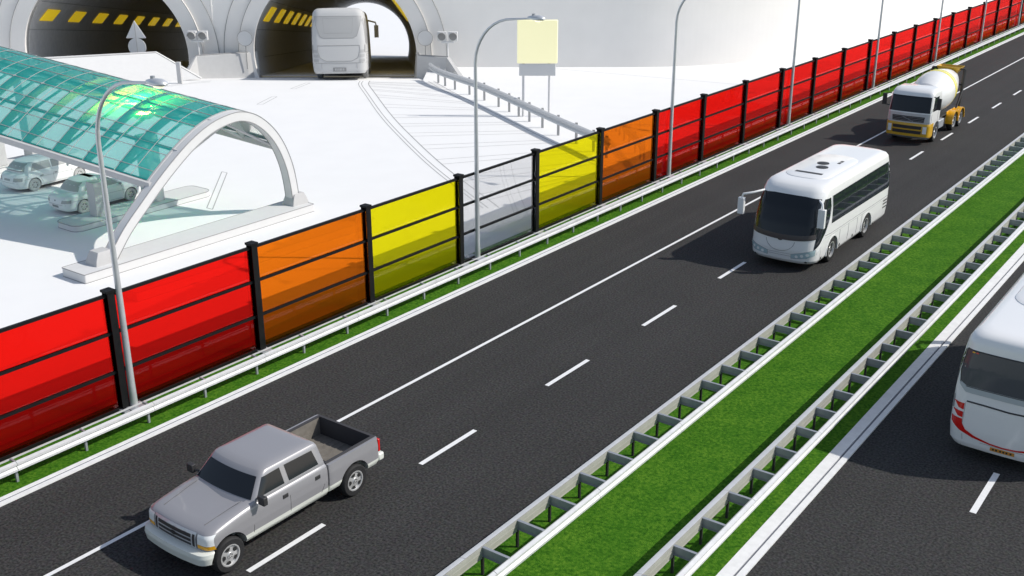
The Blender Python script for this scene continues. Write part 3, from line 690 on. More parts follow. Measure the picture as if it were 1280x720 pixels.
# ------------------------------------------------------------------ vehicles
class Shell:                         # body made of rounded plan outlines stacked in z
    def __init__(s, levels, deform=None):
        s.L = np.array(levels, float); s.z0, s.z1 = s.L[0,0], s.L[-1,0]; s.D = deform or (lambda x, y, z: (x, y, z))
    def par(s, z): return [float(np.interp(z, s.L[:,0], s.L[:,k])) for k in range(1, 8)]
    def _end(s, x, hw, r, bow):
        r = max(r, 1e-4); a = min(1, abs(x)/hw); b = min(1, max(0, (abs(x)-(hw-r))/r)); return bow*a*a + r*(1-math.sqrt(max(0, 1-b*b)))
    def yf(s, x, z): yf, yr, hw, rf, rr_, bf, br = s.par(z); return yf - s._end(x, hw, rf, bf)
    def yr(s, x, z): yf, yr, hw, rf, rr_, bf, br = s.par(z); return yr + s._end(x, hw, rr_, br)
    def xs(s, y, z):
        hw = s.par(z)[2]; lo, hi = 0., hw
        ok = lambda x: s.yr(x, z) <= y <= s.yf(x, z)
        if ok(hw): return hw
        for _ in range(24):
            m = (lo+hi)/2
            if ok(m): lo = m
            else: hi = m
        return lo
    def front(s): return lambda x, z: s.D(x, s.yf(x, z), z)
    def rear(s): return lambda x, z: s.D(x, s.yr(x, z), z)
    def side(s, sg): return lambda y, z: s.D(sg*s.xs(y, z), y, z)
    def ring(s, z, ns=14):
        hw = s.par(z)[2]; T = np.linspace(-90, 90, 27); pts = []
        xs_ = [hw*math.sin(R(t)) for t in T]
        pts += [(x, s.yf(x, z)) for x in xs_]
        ya, yb = s.yf(hw, z), s.yr(hw, z); pts += [(hw, ya+(yb-ya)*k/ns) for k in range(1, ns)]
        pts += [(x, s.yr(x, z)) for x in xs_[::-1]]
        pts += [(-hw, yb+(ya-yb)*k/ns) for k in range(1, ns)]
        return [Vector(s.D(x, y, z)) for x, y in pts]
    def mesh(s, mb, extra=(), mi=0, n=14):
        zs = sorted(set(list(s.L[:,0]) + list(np.linspace(s.z0, s.z1, n)))); mb.loft([s.ring(z) for z in zs], mi=mi)
    def c(s): return (0, 0, (s.z0+s.z1)/2)
def wheel(parent, x, y, r, w, tyre='tyre', rim='rim', spokes=5, hole='hub', deep=.04):
    sg = 1 if x > 0 else -1
    M_ = Matrix.Translation((x, y, r)) @ Matrix.Rotation(R(90*sg), 4, 'Y')
    h = w/2; mb = MB(); mb.lathe([(r*.62,-h),(r*.9,-h),(r*.98,-h*.75),(r,-h*.4),(r,h*.4),(r*.98,h*.75),(r*.9,h),(r*.64,h),(r*.62,h-.03),(r*.6,-h+.02)], 36, M_)
    t = mb.build('wheel', tyre, parent, smooth=40)
    mb = MB(); mb.lathe([(r*.63,h-.05),(r*.63,h-.005),(r*.56,h-.004),(r*.52,h-deep),(r*.2,h-deep+.02),(r*.17,h-deep+.035),(.001,h-deep+.035)], 36, M_, 0, (False, True))
    for k in range(spokes):          # dark openings between the spokes
        a = 2*math.pi*k/spokes+.3; c = M_ @ Vector((math.cos(a)*r*.41, math.sin(a)*r*.41, h-deep+.012)); 
        q = [M_ @ Vector((math.cos(a+da)*r*rr_, math.sin(a+da)*r*rr_, h-deep+.028)) for da, rr_ in ((-.22,.31),(.22,.31),(.36,.49),(0,.515),(-.36,.49))]
        mb.add(q, [(0,1,2,3,4)], 1)
    for k in range(5):
        a = 2*math.pi*k/5; mb.lathe([(r*.03,0),(r*.03,.015)], 6, M_ @ Matrix.Translation((math.cos(a)*r*.11, math.sin(a)*r*.11, h-deep+.03)), 1)
    mb.build('rim', [rim, hole], t, smooth=30); return t
def archcut(x, y, z, r, depth):
    mb = MB(); M_ = Matrix.Translation((x, y, z)) @ Matrix.Rotation(R(90), 4, 'Y'); mb.lathe([(r,-depth/2),(r,depth/2)], 36, M_); return mb
def archtrim(parent, x, y, z, r, mat, w=.05, t=.02):
    mb = MB(); sg = 1 if x > 0 else -1; a_ = [R(a) for a in np.linspace(-8, 188, 25)]; rings = []
    for a in a_: rings.append([Vector((x+dx*sg, y+q*math.cos(a), z+q*math.sin(a))) for dx, q in ((-.06,r),(t,r),(t,r+w),(-.06,r+w))])
    mb.loft(rings); return mb.build('arch_trim', mat, parent, smooth=40)

# ---- pickup
FACE = RZ + math.pi                  # nose towards the viewer, along the road
pk = thing('pickup_truck', 'silver and white crew cab pickup truck with an empty open bed', 'pickup truck', W(-17.6, 14.3), FACE)
def sst(a, b, x): t = min(1, max(0, (x-a)/(b-a))); return t*t*(3-2*t)
def dfm(x, y, z):
    t = sst(.85, 1.1, z); return (x, y, z + t*(.15*sst(2.55, 1.1, y) + .03) )
low = Shell([(.46,2.40,-1.05,.98,.18,.03,.08,0),(.55,2.46,-1.05,1.04,.18,.03,.08,0),(.85,2.49,-1.05,1.065,.17,.03,.08,0),(1.0,2.48,-1.05,1.06,.17,.03,.08,0),(1.06,2.45,-1.05,1.035,.18,.04,.08,0),(1.10,2.38,-1.04,.985,.2,.05,.08,0),(1.125,2.28,-1.03,.91,.2,.06,.08,0),(1.135,2.1,-1.02,.8,.2,.06,.08,0)], dfm)
mb = MB(); low.mesh(mb, n=16); body = mb.build('cab_body', 'pick', pk, smooth=32)
cut(body, [archcut(sx*.95, 1.9, .44, .50, .62) for sx in (-1, 1)])
gh = Shell([(1.22,1.30,-1.04,1.00,.12,.06,.09,0),(1.32,1.20,-1.04,.985,.12,.06,.09,0),(1.74,.83,-.98,.845,.12,.07,.08,0),(1.81,.76,-.94,.81,.13,.08,.08,0),(1.845,.68,-.89,.76,.14,.09,.07,0),(1.865,.52,-.78,.64,.15,.1,.06,0),(1.87,.3,-.6,.45,.15,.1,.05,0)])
mb = MB(); gh.mesh(mb, n=12); mb.build('cab_roof', 'silver', pk, smooth=40)
mb = MB(); mb.poly([(-.90,1.33),(.90,1.33),(.76,1.715),(-.76,1.715)], gh.front(), .006, maxlen=.12, center=(0,0,1.4)); mb.build('windscreen', 'glass', pk)
mb = MB(); mb.poly([(-.80,1.35),(.80,1.35),(.70,1.70),(-.70,1.70)], gh.rear(), .006, maxlen=.12, center=(0,0,1.4)); mb.build('rear_window', 'glass', pk)
for sg in (-1, 1):
    for pgon in ([(1.00,1.345),(.72,1.70),(.22,1.715),(.20,1.345)], [(.06,1.345),(.08,1.715),(-.76,1.70),(-.84,1.345)]):
        mb = MB(); mb.poly(pgon, gh.side(sg), .006, maxlen=.12, center=(0,0,1.4)); mb.build('side_window', 'glass', pk)
    for y in ((1.16, .12), (.12, -.93)):
        pass
    mb = MB(); f = low.side(sg)
    for ln in ([(1.17,1.08),(1.2,.8),(1.22,.5)], [(.13,1.1),(.13,.5)], [(-.92,1.08),(-.92,.8),(-.75,.5)]): mb.seam(ln, f, .007)
    mb.build('door_seam', 'seam', pk)
    for y in (.27, -.72):
        mb = MB(); x = sg*1.058; mb.box((x, y, 1.08),(.03,.16,.10)); mb.build('door_handle', 'darktrim', pk, bevel=.01)
    mb = MB(); mb.tube([(sg*.98,1.0,1.36),(sg*1.14,1.02,1.36)], .03, 6); mb.box((sg*1.2,1.03,1.39),(.2,.12,.2)); mb.build('wing_mirror', 'darktrim', pk, bevel=.03)
    mb = MB(); mb.poly([(sg*.72,.868),(sg*1.058,.868),(sg*1.045,1.055),(sg*.72,1.055)], low.front(), .012, maxlen=.06, center=(0,0,.7)); mb.build('headlight', 'headwhite', pk)
    mb = MB(); mb.poly([(sg*.72,.775),(sg*1.058,.775),(sg*1.058,.865),(sg*.72,.865)], low.front(), .014, maxlen=.06, center=(0,0,.7)); mb.build('turn_signal', 'amber', pk)
    for y in (1.9, -1.93): wheel(pk, sg*.92, y, .41, .27)
    mb = MB(); mb.seam([(.74*sg, 1.25), (.68*sg, 2.2)], lambda x, y: dfm(x, y, 1.137), .006); mb.build('hood_seam', 'seam', pk)
    mb = MB(); mb.box((sg*1.01,-2.79,1.0),(.10,.07,.34)); mb.build('tail_light', 'redlens', pk, bevel=.015)
mb = MB(); mb.poly([(-.68,.755),(.68,.755),(.68,1.065),(-.68,1.065)], low.front(), .02, maxlen=.1, center=(0,0,.7)); gr = mb.build('grille', 'cabgrey', pk)
mb = MB()
for z in (.785, .872, .96): mb.poly([(-.54,z),(.54,z),(.54,z+.06),(-.54,z+.06)], low.front(), .026, maxlen=.1, center=(0,0,.7))
for sx in (-.615, .615): mb.poly([(sx-.035,.785),(sx+.035,.785),(sx+.035,1.03),(sx-.035,1.03)], low.front(), .026, maxlen=.1, center=(0,0,.7))
mb.build('grille_slot', 'darktrim', gr)
mb = MB(); mb.poly([(.10*math.cos(a), .91+.045*math.sin(a)) for a in np.linspace(0, 6.1, 20)], low.front(), .034, center=(0,0,.7)); mb.build('emblem', 'hub', gr)
bm_ = Shell([(.40,2.58,1.9,1.0,.22,.02,.10,0),(.46,2.66,1.9,1.06,.22,.02,.10,0),(.62,2.68,1.9,1.085,.22,.02,.10,0),(.71,2.66,1.9,1.08,.22,.02,.10,0),(.735,2.58,1.9,1.06,.22,.02,.10,0)])
mb = MB(); bm_.mesh(mb, n=8); fb = mb.build('front_bumper', 'bumper', pk, smooth=40)
cut(fb, [archcut(sx*.95, 1.9, .44, .50, .62) for sx in (-1, 1)])
va = Shell([(.28,2.48,1.95,.9,.25,.02,.1,0),(.41,2.62,1.95,1.02,.25,.02,.1,0)]); mb = MB(); va.mesh(mb, n=3); mb.build('valance', 'darktrim', pk)
bed = Shell([(.50,-1.09,-2.78,1.0,.02,.08,0,0),(.6,-1.09,-2.80,1.05,.02,.08,0,0),(1.0,-1.09,-2.80,1.06,.02,.08,0,0),(1.22,-1.09,-2.78,1.04,.02,.08,0,0)])
mb = MB(); bed.mesh(mb, n=8); bo = mb.build('bed', 'pick', pk, smooth=32)
ib = MB(); ib.span((-.90,-2.70,.72),(.90,-1.16,1.6))
cut(bo, [ib] + [archcut(sx*.98, -1.93, .44, .49, .5) for sx in (-1, 1)])
mb = MB(); mb.span((-.893,-2.693,.725),(.893,-1.167,.74))
for x in np.linspace(-.8, .8, 9): mb.box((x,-1.93,.743),(.05,1.5,.012))
fl_ = mb.build('bed_floor', 'liner', pk, smooth=0)
mb = MB()
mb.span((-.897,-2.69,.74),(-.885,-1.17,1.235), 1); mb.span((.885,-2.69,.74),(.897,-1.17,1.235), 1); mb.span((-.885,-2.697,.74),(.885,-2.685,1.24)); mb.span((-.885,-1.175,.74),(.885,-1.163,1.24))
for sx in (-1, 1): mb.span((sx*.78,-2.25,.742),(sx*.884,-1.6,.95), 1)
mb.span((-.96,-2.76,1.215),(-.88,-1.1,1.242)); mb.span((.88,-2.76,1.215),(.96,-1.1,1.242)); mb.span((-.88,-2.76,1.215),(.88,-2.69,1.242))
mb.build('bed_liner', ['linerdark', 'liner'], pk, smooth=0)
mb = MB(); mb.box((0,-2.90,.62),(2.04,.2,.2)); mb.build('rear_bumper', 'bumper', pk, bevel=.04)
mb = MB(); mb.box((0,0,.42),(1.5,4.3,.22)); mb.build('chassis', 'chassis', pk)

# ---- coaches
def coach(label, loc, rz, style, scale=1., group=None, matrix=None):
    clay = style == 'clay'
    g = thing('coach_bus', label, 'coach', loc, rz, group, scale)
    if matrix is not None: g.matrix_world = matrix
    P = 'clay' if clay else 'white'; G = 'clayglass' if clay else 'glass'; S_ = 'softseam' if not clay else 'linedark'; D_ = 'claydark' if clay else 'darktrim'
    B = Shell([(.30,4.02,-4.10,1.20,.42,.30,.16,.06),(.42,4.14,-4.16,1.27,.45,.30,.16,.06),(.80,4.20,-4.20,1.30,.48,.30,.17,.06),(1.30,4.16,-4.20,1.30,.48,.30,.18,.06),(1.75,4.03,-4.18,1.295,.46,.28,.18,.06),
               (2.3,3.82,-4.12,1.275,.44,.28,.18,.06),(2.75,3.60,-4.04,1.235,.44,.30,.18,.08),(2.94,3.46,-4.0,1.205,.44,.30,.18,.08),(3.06,3.30,-3.92,1.14,.46,.34,.18,.08),(3.13,3.02,-3.76,1.03,.5,.4,.18,.08),(3.15,2.7,-3.5,.88,.5,.4,.15,.08)])
    mb = MB(); B.mesh(mb, n=22); bo = mb.build('body', P, g, smooth=40)
    cut(bo, [archcut(sx*1.2, y, .46, .56, .6) for sx in (-1, 1) for y in (2.22, -1.52)])
    C_ = (0, 0, 1.6)
    # windscreen with a low dark band
    lowz = lambda x: 1.20 + .10*abs(x/1.2)**2 + (0 if abs(x) > .16 else -.0)
    xs_ = np.linspace(-1.2, 1.2, 25)
    pg_ = [(x, lowz(x)) for x in xs_] + [(1.19, 1.75), (1.17, 2.3), (1.12, 2.68), (.6, 2.735), (0, 2.742), (-.6, 2.735), (-1.12, 2.68), (-1.17, 2.3), (-1.19, 1.75)]
    mb = MB(); mb.poly(pg_, B.front(), .014, maxlen=.13, center=C_); ws = mb.build('windscreen', G, g)
    mb = MB(); mb.poly([(x, lowz(x)-.03) for x in xs_] + [(x, lowz(x)+.16) for x in xs_[::-1]], B.front(), .019, maxlen=.13, center=C_); mb.build('lower_band', 'claydark' if clay else pbr('brown_band', (.055,.048,.048), .5), ws)
    mb = MB(); mb.poly([(.10*math.cos(a), 1.19+.06*math.sin(a)) for a in np.linspace(0, 6.0, 16)], B.front(), .018, center=C_); mb.build('badge', D_, g)
    mb = MB(); f = B.front()
    mb.seam([(.55*math.cos(a), 1.16+.42*math.sin(a)) for a in np.linspace(math.pi*1.02, math.pi*1.98, 18)], f, .010); mb.seam([(-.62,.58),(.62,.58)], f, .006); mb.seam([(-.62,.66),(.62,.66)], f, .005)
    mb.build('front_seam', S_, g)
    for sg in (-1, 1):
        mb = MB(); mb.poly([(sg*.46,.50),(sg*1.0,.56),(sg*1.22,.66),(sg*1.24,.88),(sg*1.1,.84),(sg*.46,.66)], B.front(), .010, maxlen=.08, center=C_); hl = mb.build('headlight', 'headlight' if not clay else 'clayglass', g)
        mb = MB(); mb.seam([(sg*.46,.50),(sg*1.0,.56),(sg*1.22,.66),(sg*1.24,.88),(sg*1.1,.84),(sg*.46,.66)], B.front(), .012, closed=True); mb.build('lens_seal', S_, hl)
        mb = MB()
        for cx_, cz_ in ((.66,.60),(.85,.65),(1.03,.70)): mb.poly([(sg*(cx_+.06*math.cos(a)), cz_+.06*math.sin(a)) for a in np.linspace(0, 6, 12)], B.front(), .016, center=C_)
        mb.build('headlamp_bulb', 'headwhite' if not clay else 'clay', hl)
        mb = MB(); mb.poly([(sg*(.98+.045*math.cos(a)), .40+.04*math.sin(a)) for a in np.linspace(0, 6, 10)], B.front(), .01, center=C_); mb.build('fog_light', D_, g)
        fs = B.side(sg)
        # swooping front quarter glass, then the ribbon of side windows
        mb = MB(); mb.poly([(3.88,.86),(3.1,1.42),(2.80,1.9),(2.72,2.3),(2.76,2.64),(3.22,2.66),(3.36,2.5),(3.55,2.1),(3.74,1.6)], fs, .008, maxlen=.12, center=(0,1.5,1.6)); mb.build('quarter_window', G, g)
        mb = MB(); mb.poly([(2.58,2.66),(2.54,2.1),(2.56,1.60),(-3.80,1.58),(-3.92,1.66),(-3.95,2.60),(-3.86,2.70)], fs, .008, maxlen=.3, center=C_); sw = mb.build('side_window', G, g)
        mb = MB()
        for y in (1.35, .12, -1.1, -2.35, -3.3): mb.seam([(y,1.62),(y,2.66)], fs, .013)
        mb.seam([(2.5,2.36),(-3.9,2.34)], fs, .008)
        mb.build('window_divider', D_, sw)
        mb = MB(); mb.seam([(2.62,2.68),(2.66,2.2),(2.86,1.72),(3.2,1.3),(3.72,.72)], fs, .022); mb.build('pillar_trim', P, g)
        mb = MB()
        mb.seam([(3.1,1.26),(2.5,1.22),(-4.0,1.22)], fs, .014); mb.seam([(3.1,1.15),(2.5,1.13),(-4.0,1.13)], fs, .006)
        for y in (1.55, .62, -.35, -.85): mb.seam([(y,1.12),(y,.34)], fs, .010)
        mb.seam([(3.45,.9),(3.4,.34)], fs, .006)
        mb.build('panel_seam', S_, g)
        for y in (1.42, .02): 
            mb = MB(); mb.poly([(y+.06*math.cos(a), .48+.06*math.sin(a)) for a in np.linspace(0, 6, 12)], fs, .012, center=C_); mb.build('locker_latch', D_, g)
        mb = MB(); mb.poly([(3.24,.40),(3.38,.40),(3.38,.50),(3.24,.50)], fs, .012, center=C_); mb.build('side_marker', D_, g)
        for z in (.80, .95, 1.08): 
            mb = MB(); mb.poly([(-3.35,z-.03),(-3.83,z-.03),(-3.83,z+.03),(-3.35,z+.03)], fs, .010, center=C_); mb.build('vent_slot', D_, g)
        mb = MB(); mb.poly([(-3.98,1.22),(-4.04,1.22),(-4.02,1.55),(-3.96,1.55)], fs, .012, center=C_); mb.build('rear_marker', S_, g)
        for y in (2.22, -1.52):
            wheel(g, sg*1.14, y, .49, .28, 'claytyre' if clay else 'tyre', 'claydark' if clay else 'rim', 8, 'linedark' if clay else 'hub', .10)
            archtrim(g, sg*1.295, y, .46, .56, P, .05, .012)
        # mirrors: long drooping arms
        mb = MB()
        if sg > 0: mb.tube([(1.05,3.46,2.72),(1.28,3.92,2.68),(1.62,4.08,2.6),(1.66,4.1,2.45)], .045, 8); mb.box((1.66,4.1,2.15),(.24,.16,.62))
        else: mb.tube([(-1.10,3.5,2.66),(-1.30,3.75,2.62),(-1.36,3.82,2.45)], .045, 8); mb.box((-1.36,3.84,2.10),(.26,.16,.70))
        mb.build('wing_mirror', P, g, bevel=.05)
        # rear light clusters
        fr_ = B.rear()
        if style == 'red':
            for (a, b, c, d) in ((1.235,1.27,1.18,1.43),(1.24,1.06,1.17,1.21)):
                mb = MB(); mb.poly([(sg*.98,b),(sg*1.10,b+.02),(sg*1.22,b+.16),(sg*1.22,d-.03),(sg*.98,d)], fr_, .012, maxlen=.08, center=C_); mb.build('tail_light', 'redlens', g)
        else:
            for b in (.80, 1.0, 1.2):
                mb = MB(); mb.poly([(sg*.98,b),(sg*1.22,b+.02),(sg*1.22,b+.14),(sg*.98,b+.12)], fr_, .012, maxlen=.08, center=C_); mb.build('tail_light', 'claydark' if clay else 'redlens', g)
        if style == 'red':
            mb = MB(); mb.poly([(sg*1.245,1.03),(sg*1.23,.88),(sg*1.0,.72),(sg*.70,.61),(sg*.30,.545),(0,.53),(0,.565),(sg*.30,.585),(sg*.66,.67),(sg*.88,.78),(sg*.97,.92),(sg*.98,1.03)], fr_, .012, maxlen=.08, center=C_); mb.build('red_swoosh', 'redlens', g)
    # rear
    fr_ = B.rear()
    if clay: pgon = [(-1.12,2.78),(1.12,2.78),(1.06,2.4),(.88,1.93),(.72,1.84),(-.72,1.84),(-.88,1.93),(-1.06,2.4)]
    else: pgon = [(-1.14,2.72),(1.14,2.72),(1.20,2.2),(1.16,1.93),(1.0,1.86),(-1.0,1.86),(-1.16,1.93),(-1.20,2.2)]
    mb = MB(); mb.poly(pgon, fr_, .008, maxlen=.13, center=C_); rw = mb.build('rear_window', G if clay else 'glasslight', g)
    if not clay:
        mb = MB(); mb.poly([(-1.21,2.2),(-1.17,1.87),(-1.0,1.72),(1.0,1.72),(1.17,1.87),(1.21,2.2),(1.16,1.95),(1.0,1.875),(-1.0,1.875),(-1.16,1.95)], fr_, .012, maxlen=.1, center=C_); mb.build('window_shelf', pbr('grey_shelf', (.42,.46,.48), .4), rw)
        mb = MB(); mb.seam(pgon, fr_, .018, closed=True); mb.build('rubber_seal', 'darktrim', rw)
        for x in (-.98, .98):
            mb = MB()
            for dx, mi in ((0, 0), (.08, 1)): mb.poly([(x+dx-.03,2.67),(x+dx+.03,2.67),(x+dx+.03,2.70),(x+dx-.03,2.70)], fr_, .03, mi, center=C_)
            mb.build('clearance_light', ['amber', 'redlens'], rw)
        mb = MB(); mb.seam([(-.94,1.50),(-.5,1.50),(0,1.48),(.5,1.50),(.94,1.50)], fr_, .022); mb.build('engine_lid_gap', 'darktrim', g)
        mb = MB(); mb.seam([(-.96,1.46),(-.97,.9),(-.9,.74)], fr_, .005); mb.seam([(.96,1.46),(.97,.9),(.9,.74)], fr_, .005)
        mb.seam([(-.94,.64),(-.92,.5),(-.95,.32)], fr_, .005); mb.seam([(.94,.64),(.92,.5),(.95,.32)], fr_, .005); mb.seam([(-.52,.32),(-.50,.52),(.50,.52),(.52,.32)], fr_, .005); mb.build('rear_seam', 'softseam', g)
        px0 = .0
    else:
        mb = MB(); mb.seam([(.72,2.70),(.66,2.05),(-.66,2.05),(-.72,2.70)], fr_, .012, closed=True); mb.seam(pgon, fr_, .016, closed=True); mb.build('window_seal', 'linedark', rw)
        mb = MB(); mb.seam([(-1.0,1.52),(1.0,1.52),(1.02,1.3),(.9,.98),(.6,.84),(-.6,.84),(-.9,.98),(-1.02,1.3)], fr_, .014, closed=True)
        mb.seam([(-1.28,.76),(1.28,.76)], fr_, .012); mb.seam([(-.85,.76),(-.85,.36)], fr_, .010); mb.seam([(.85,.76),(.85,.36)], fr_, .010); mb.build('engine_lid_seam', 'linedark', g)
    mb = MB(); mb.poly([(-.27,.41),(.27,.41),(.27,.50),(-.27,.50)] if not clay else [(-.32,.40),(.32,.40),(.32,.56),(-.32,.56)], fr_, .016, center=C_); pt = mb.build('number_plate', 'plate' if not clay else 'plateclay', g)
    mb = MB(); z0, z1 = (.43,.48) if not clay else (.43,.53)
    for x in (-.2,-.13,-.04,.03,.10,.19): mb.poly([(x-.018,z0),(x+.022,z0),(x+.022,z1),(x-.018,z1)], fr_, .021, center=C_)
    mb.build('plate_characters', 'hub' if not clay else 'clay', pt)
    # roof unit
    U = Shell([(3.06,2.62,-1.6,.88,.5,.6,.15,.1),(3.17,2.56,-1.55,.85,.5,.6,.15,.1),(3.21,2.42,-1.45,.79,.5,.6,.15,.1)])
    mb = MB()
    mb = MB(); U.mesh(mb, n=4); ru = mb.build('roof_unit', P, g, smooth=40)
    mb = MB(); mb.box((0,1.92,3.205),(1.05,.22,.02)); mb.build('roof_grille', D_, ru)
    for x in (-.28, .22):
        mb = MB(); mb.lathe([(.23,0),(.23,.03),(.18,.04)], 24, Matrix.Translation((x*.4,.88 if x < 0 else .25,3.20))); mb.build('roof_fan', D_, ru)
    mb = MB(); mb.box((-.42,-.12,3.205),(.11,.2,.03)); mb.box((-.42,-.42,3.205),(.11,.2,.03)); mb.build('roof_vent', D_, ru)
    mb = MB(); mb.box((0,0,.40),(2.0,7.2,.24)); mb.build('underbody', 'chassis' if not clay else 'claytyre', g)
    return g
coach('white touring coach with dark windscreen driving towards the viewer in the middle lane', W(-14.95, 41.95), FACE, 'white', 1.03)
coach('white coach with red rear lights cut off by the right edge, driving away', W(-4.30, 31.25), RZ, 'red', 1.075)
bd = Vector((math.sin(AX), math.cos(AX), -GR)).normalized(); bx = Vector((bd.y, -bd.x, 0)).normalized(); bz = bx.cross(bd).normalized(); sc_ = 1.66
Mb = Matrix(((bx.x,bd.x,bz.x),(bx.y,bd.y,bz.y),(bx.z,bd.z,bz.z))).to_4x4()
bp0 = Vector((-12.72, 80.7, 0)) + bd*(4.2*sc_)
coach('grey unpainted coach entering the right tunnel portal', (0,0,0), 0, 'clay', 1, None, Matrix.Translation(bp0) @ Mb @ Matrix.Diagonal((1.52, sc_, sc_, 1)))

# ---- cement mixer
mx = thing('cement_mixer', 'white and orange cement mixer truck with a yellow-striped drum', 'cement mixer', W(-17.68, 65.35), FACE)
CB = Shell([(.95,3.66,1.75,1.18,.20,.08,.10,0),(1.3,3.68,1.75,1.20,.20,.08,.10,0),(1.75,3.66,1.75,1.20,.2,.08,.10,0),(2.6,3.46,1.75,1.17,.2,.08,.10,0),(2.85,3.36,1.75,1.14,.22,.10,.1,0),(2.98,3.2,1.78,1.08,.25,.12,.1,0),(3.05,2.95,1.85,.95,.25,.15,.1,0)])
mb = MB(); CB.mesh(mb, n=14); cb = mb.build('cab', 'white', mx, smooth=38); cut(cb, [archcut(sx*1.1, 2.2, .52, .66, .6) for sx in (-1, 1)])
C_ = (0, 2.6, 1.9)
mb = MB(); mb.poly([(-1.12,1.80),(1.12,1.80),(1.07,2.66),(-1.07,2.66)], CB.front(), .008, maxlen=.12, center=C_); mb.build('windscreen', 'glass', mx)
mb = MB(); mb.poly([(-1.16,1.22),(1.16,1.22),(1.14,1.74),(-1.14,1.74)], CB.front(), .008, maxlen=.12, center=C_); nb_ = mb.build('nose_panel', 'cabgrey', mx)
mb = MB(); mb.poly([(-.86,1.28),(.86,1.28),(.9,1.58),(-.9,1.58)], CB.front(), .014, maxlen=.12, center=C_); gr = mb.build('grille', 'darktrim', mx)
mb = MB()
for z in (1.34, 1.43, 1.52): mb.seam([(-.84,z),(.84,z)], lambda x, z_: tuple(Vector(CB.front()(x, z_)) + Vector((0,.016,0))), .008)
mb.seam([(-.3,1.30),(.35,1.54)], lambda x, z_: tuple(Vector(CB.front()(x, z_)) + Vector((0,.022,0))), .014); mb.build('grille_bar', 'steeldark', gr)
FB = Shell([(.36,3.62,2.85,1.14,.22,.03,.1,0),(.46,3.72,2.85,1.20,.22,.03,.1,0),(1.12,3.72,2.85,1.21,.22,.03,.1,0),(1.2,3.68,2.85,1.20,.22,.03,.1,0)])
mb = MB(); FB.mesh(mb, n=6); fb = mb.build('front_bumper', 'gold', mx, smooth=38); cut(fb, [archcut(sx*1.1, 2.2, .52, .66, .6) for sx in (-1, 1)])
mb = MB()
for z0, z1 in ((.62,.80),(.88,1.06)): mb.poly([(-.78,z0),(.78,z0),(.80,z1),(-.80,z1)], FB.front(), .008, maxlen=.15, center=C_)
mb.build('bumper_intake', 'darktrim', fb)
mb = MB(); mb.poly([(-1.18,.37),(1.18,.37),(1.19,.47),(-1.19,.47)], FB.front(), .008, maxlen=.12, center=C_); mb.build('bumper_lip', 'steeldark', fb)
for sg in (-1, 1):
    mb = MB(); mb.poly([(sg*.86,.66),(sg*1.06,.66),(sg*1.06,1.06),(sg*.86,1.06)], FB.front(), .012, maxlen=.08, center=C_); mb.build('headlight', 'headwhite', mx)
    mb = MB(); mb.poly([(3.28,1.86),(3.08,2.62),(2.3,2.62),(2.3,1.86)], CB.side(sg), .008, maxlen=.15, center=C_); mb.build('side_window', 'glass', mx)
    mb = MB(); mb.tube([(sg*1.16,3.3,2.7),(sg*1.48,3.4,2.65)], .03, 6); mb.tube([(sg*1.16,3.3,2.0),(sg*1.48,3.4,2.05)], .03, 6); mb.box((sg*1.5,3.4,2.35),(.22,.14,.62)); mb.build('wing_mirror', 'darktrim', mx, bevel=.03)
    mb = MB(); mb.seam([(2.22,2.66),(2.22,1.1)], CB.side(sg), .01); mb.seam([(3.42,1.2),(3.4,1.75)], CB.side(sg), .01); mb.build('door_seam', 'softseam', mx)
    mb = MB(); mb.span((sg*.85,.35,.55),(sg*1.1,1.35,1.05)); mb.build('fuel_tank', 'steeldark', mx, bevel=.06)
    for y in (2.2, -1.55, -2.9): wheel(mx, sg*1.02, y, .52, .32, 'tyre', 'rim', 8, 'hub', .08)
    for y in (-1.55, -2.9):
        mb = MB(); rings = []
        for a in np.linspace(-5, 185, 17):
            q = R(a); rings.append([Vector((sg*x, y+r_*math.cos(q), .52+r_*math.sin(q))) for x, r_ in ((.82,.60),(1.24,.60),(1.24,.655),(.82,.655))])
        mb.loft(rings); fd = mb.build('mudguard', 'orangep', mx, smooth=40)
        mb = MB(); mb.span((sg*.82,y-.62,1.0),(sg*.86,y+.62,1.16)); mb.build('mudguard_flange', 'orangep', fd)
mb = MB(); mb.span((-.55,-3.75,.62),(.55,2.9,.92)); mb.span((-.85,-3.9,.98),(.85,1.5,1.06)); mb.build('chassis', 'chassis', mx, bevel=.02)
a0 = Vector((0,1.45,2.02)); a1 = Vector((0,-3.55,2.62)); ax = (a1-a0).normalized(); LN = (a1-a0).length
Md = Matrix.Translation(a0) @ ax.to_track_quat('Z', 'Y').to_matrix().to_4x4()
dp = [(.52,0),(.62,.08),(.90,.75),(1.12,1.45),(1.17,2.0),(1.17,2.5),(1.10,3.1),(.93,3.9),(.72,4.7),(.62,LN)]
mb = MB(); mb.lathe(dp, 40, Md); dr = mb.build('drum', 'drum', mx, smooth=60)
def drad(h): return float(np.interp(h, [p[1] for p in dp], [p[0] for p in dp]))
for h0, h1 in ((2.50,2.74),(2.90,3.02)):
    mb = MB(); mb.lathe([(drad(h0)-.02,h0),(drad(h0)+.012,h0),(drad(h1)+.012,h1),(drad(h1)-.02,h1)], 40, Md); mb.build('drum_stripe', 'yellowp', dr, smooth=40)
mb = MB(); mb.lathe([(.70,.04),(.72,.05),(.92,.62),(.90,.63)], 30, Md); mb.build('drum_cone', 'cabgrey', dr, smooth=40)
mb = MB(); mb.span((-.9,1.25,1.0),(-.75,1.45,2.0)); mb.span((.75,1.25,1.0),(.9,1.45,2.0)); mb.span((-.9,1.25,1.9),(.9,1.45,2.05)); mb.build('front_pedestal', 'cabgrey', mx, bevel=.02)
mb = MB()
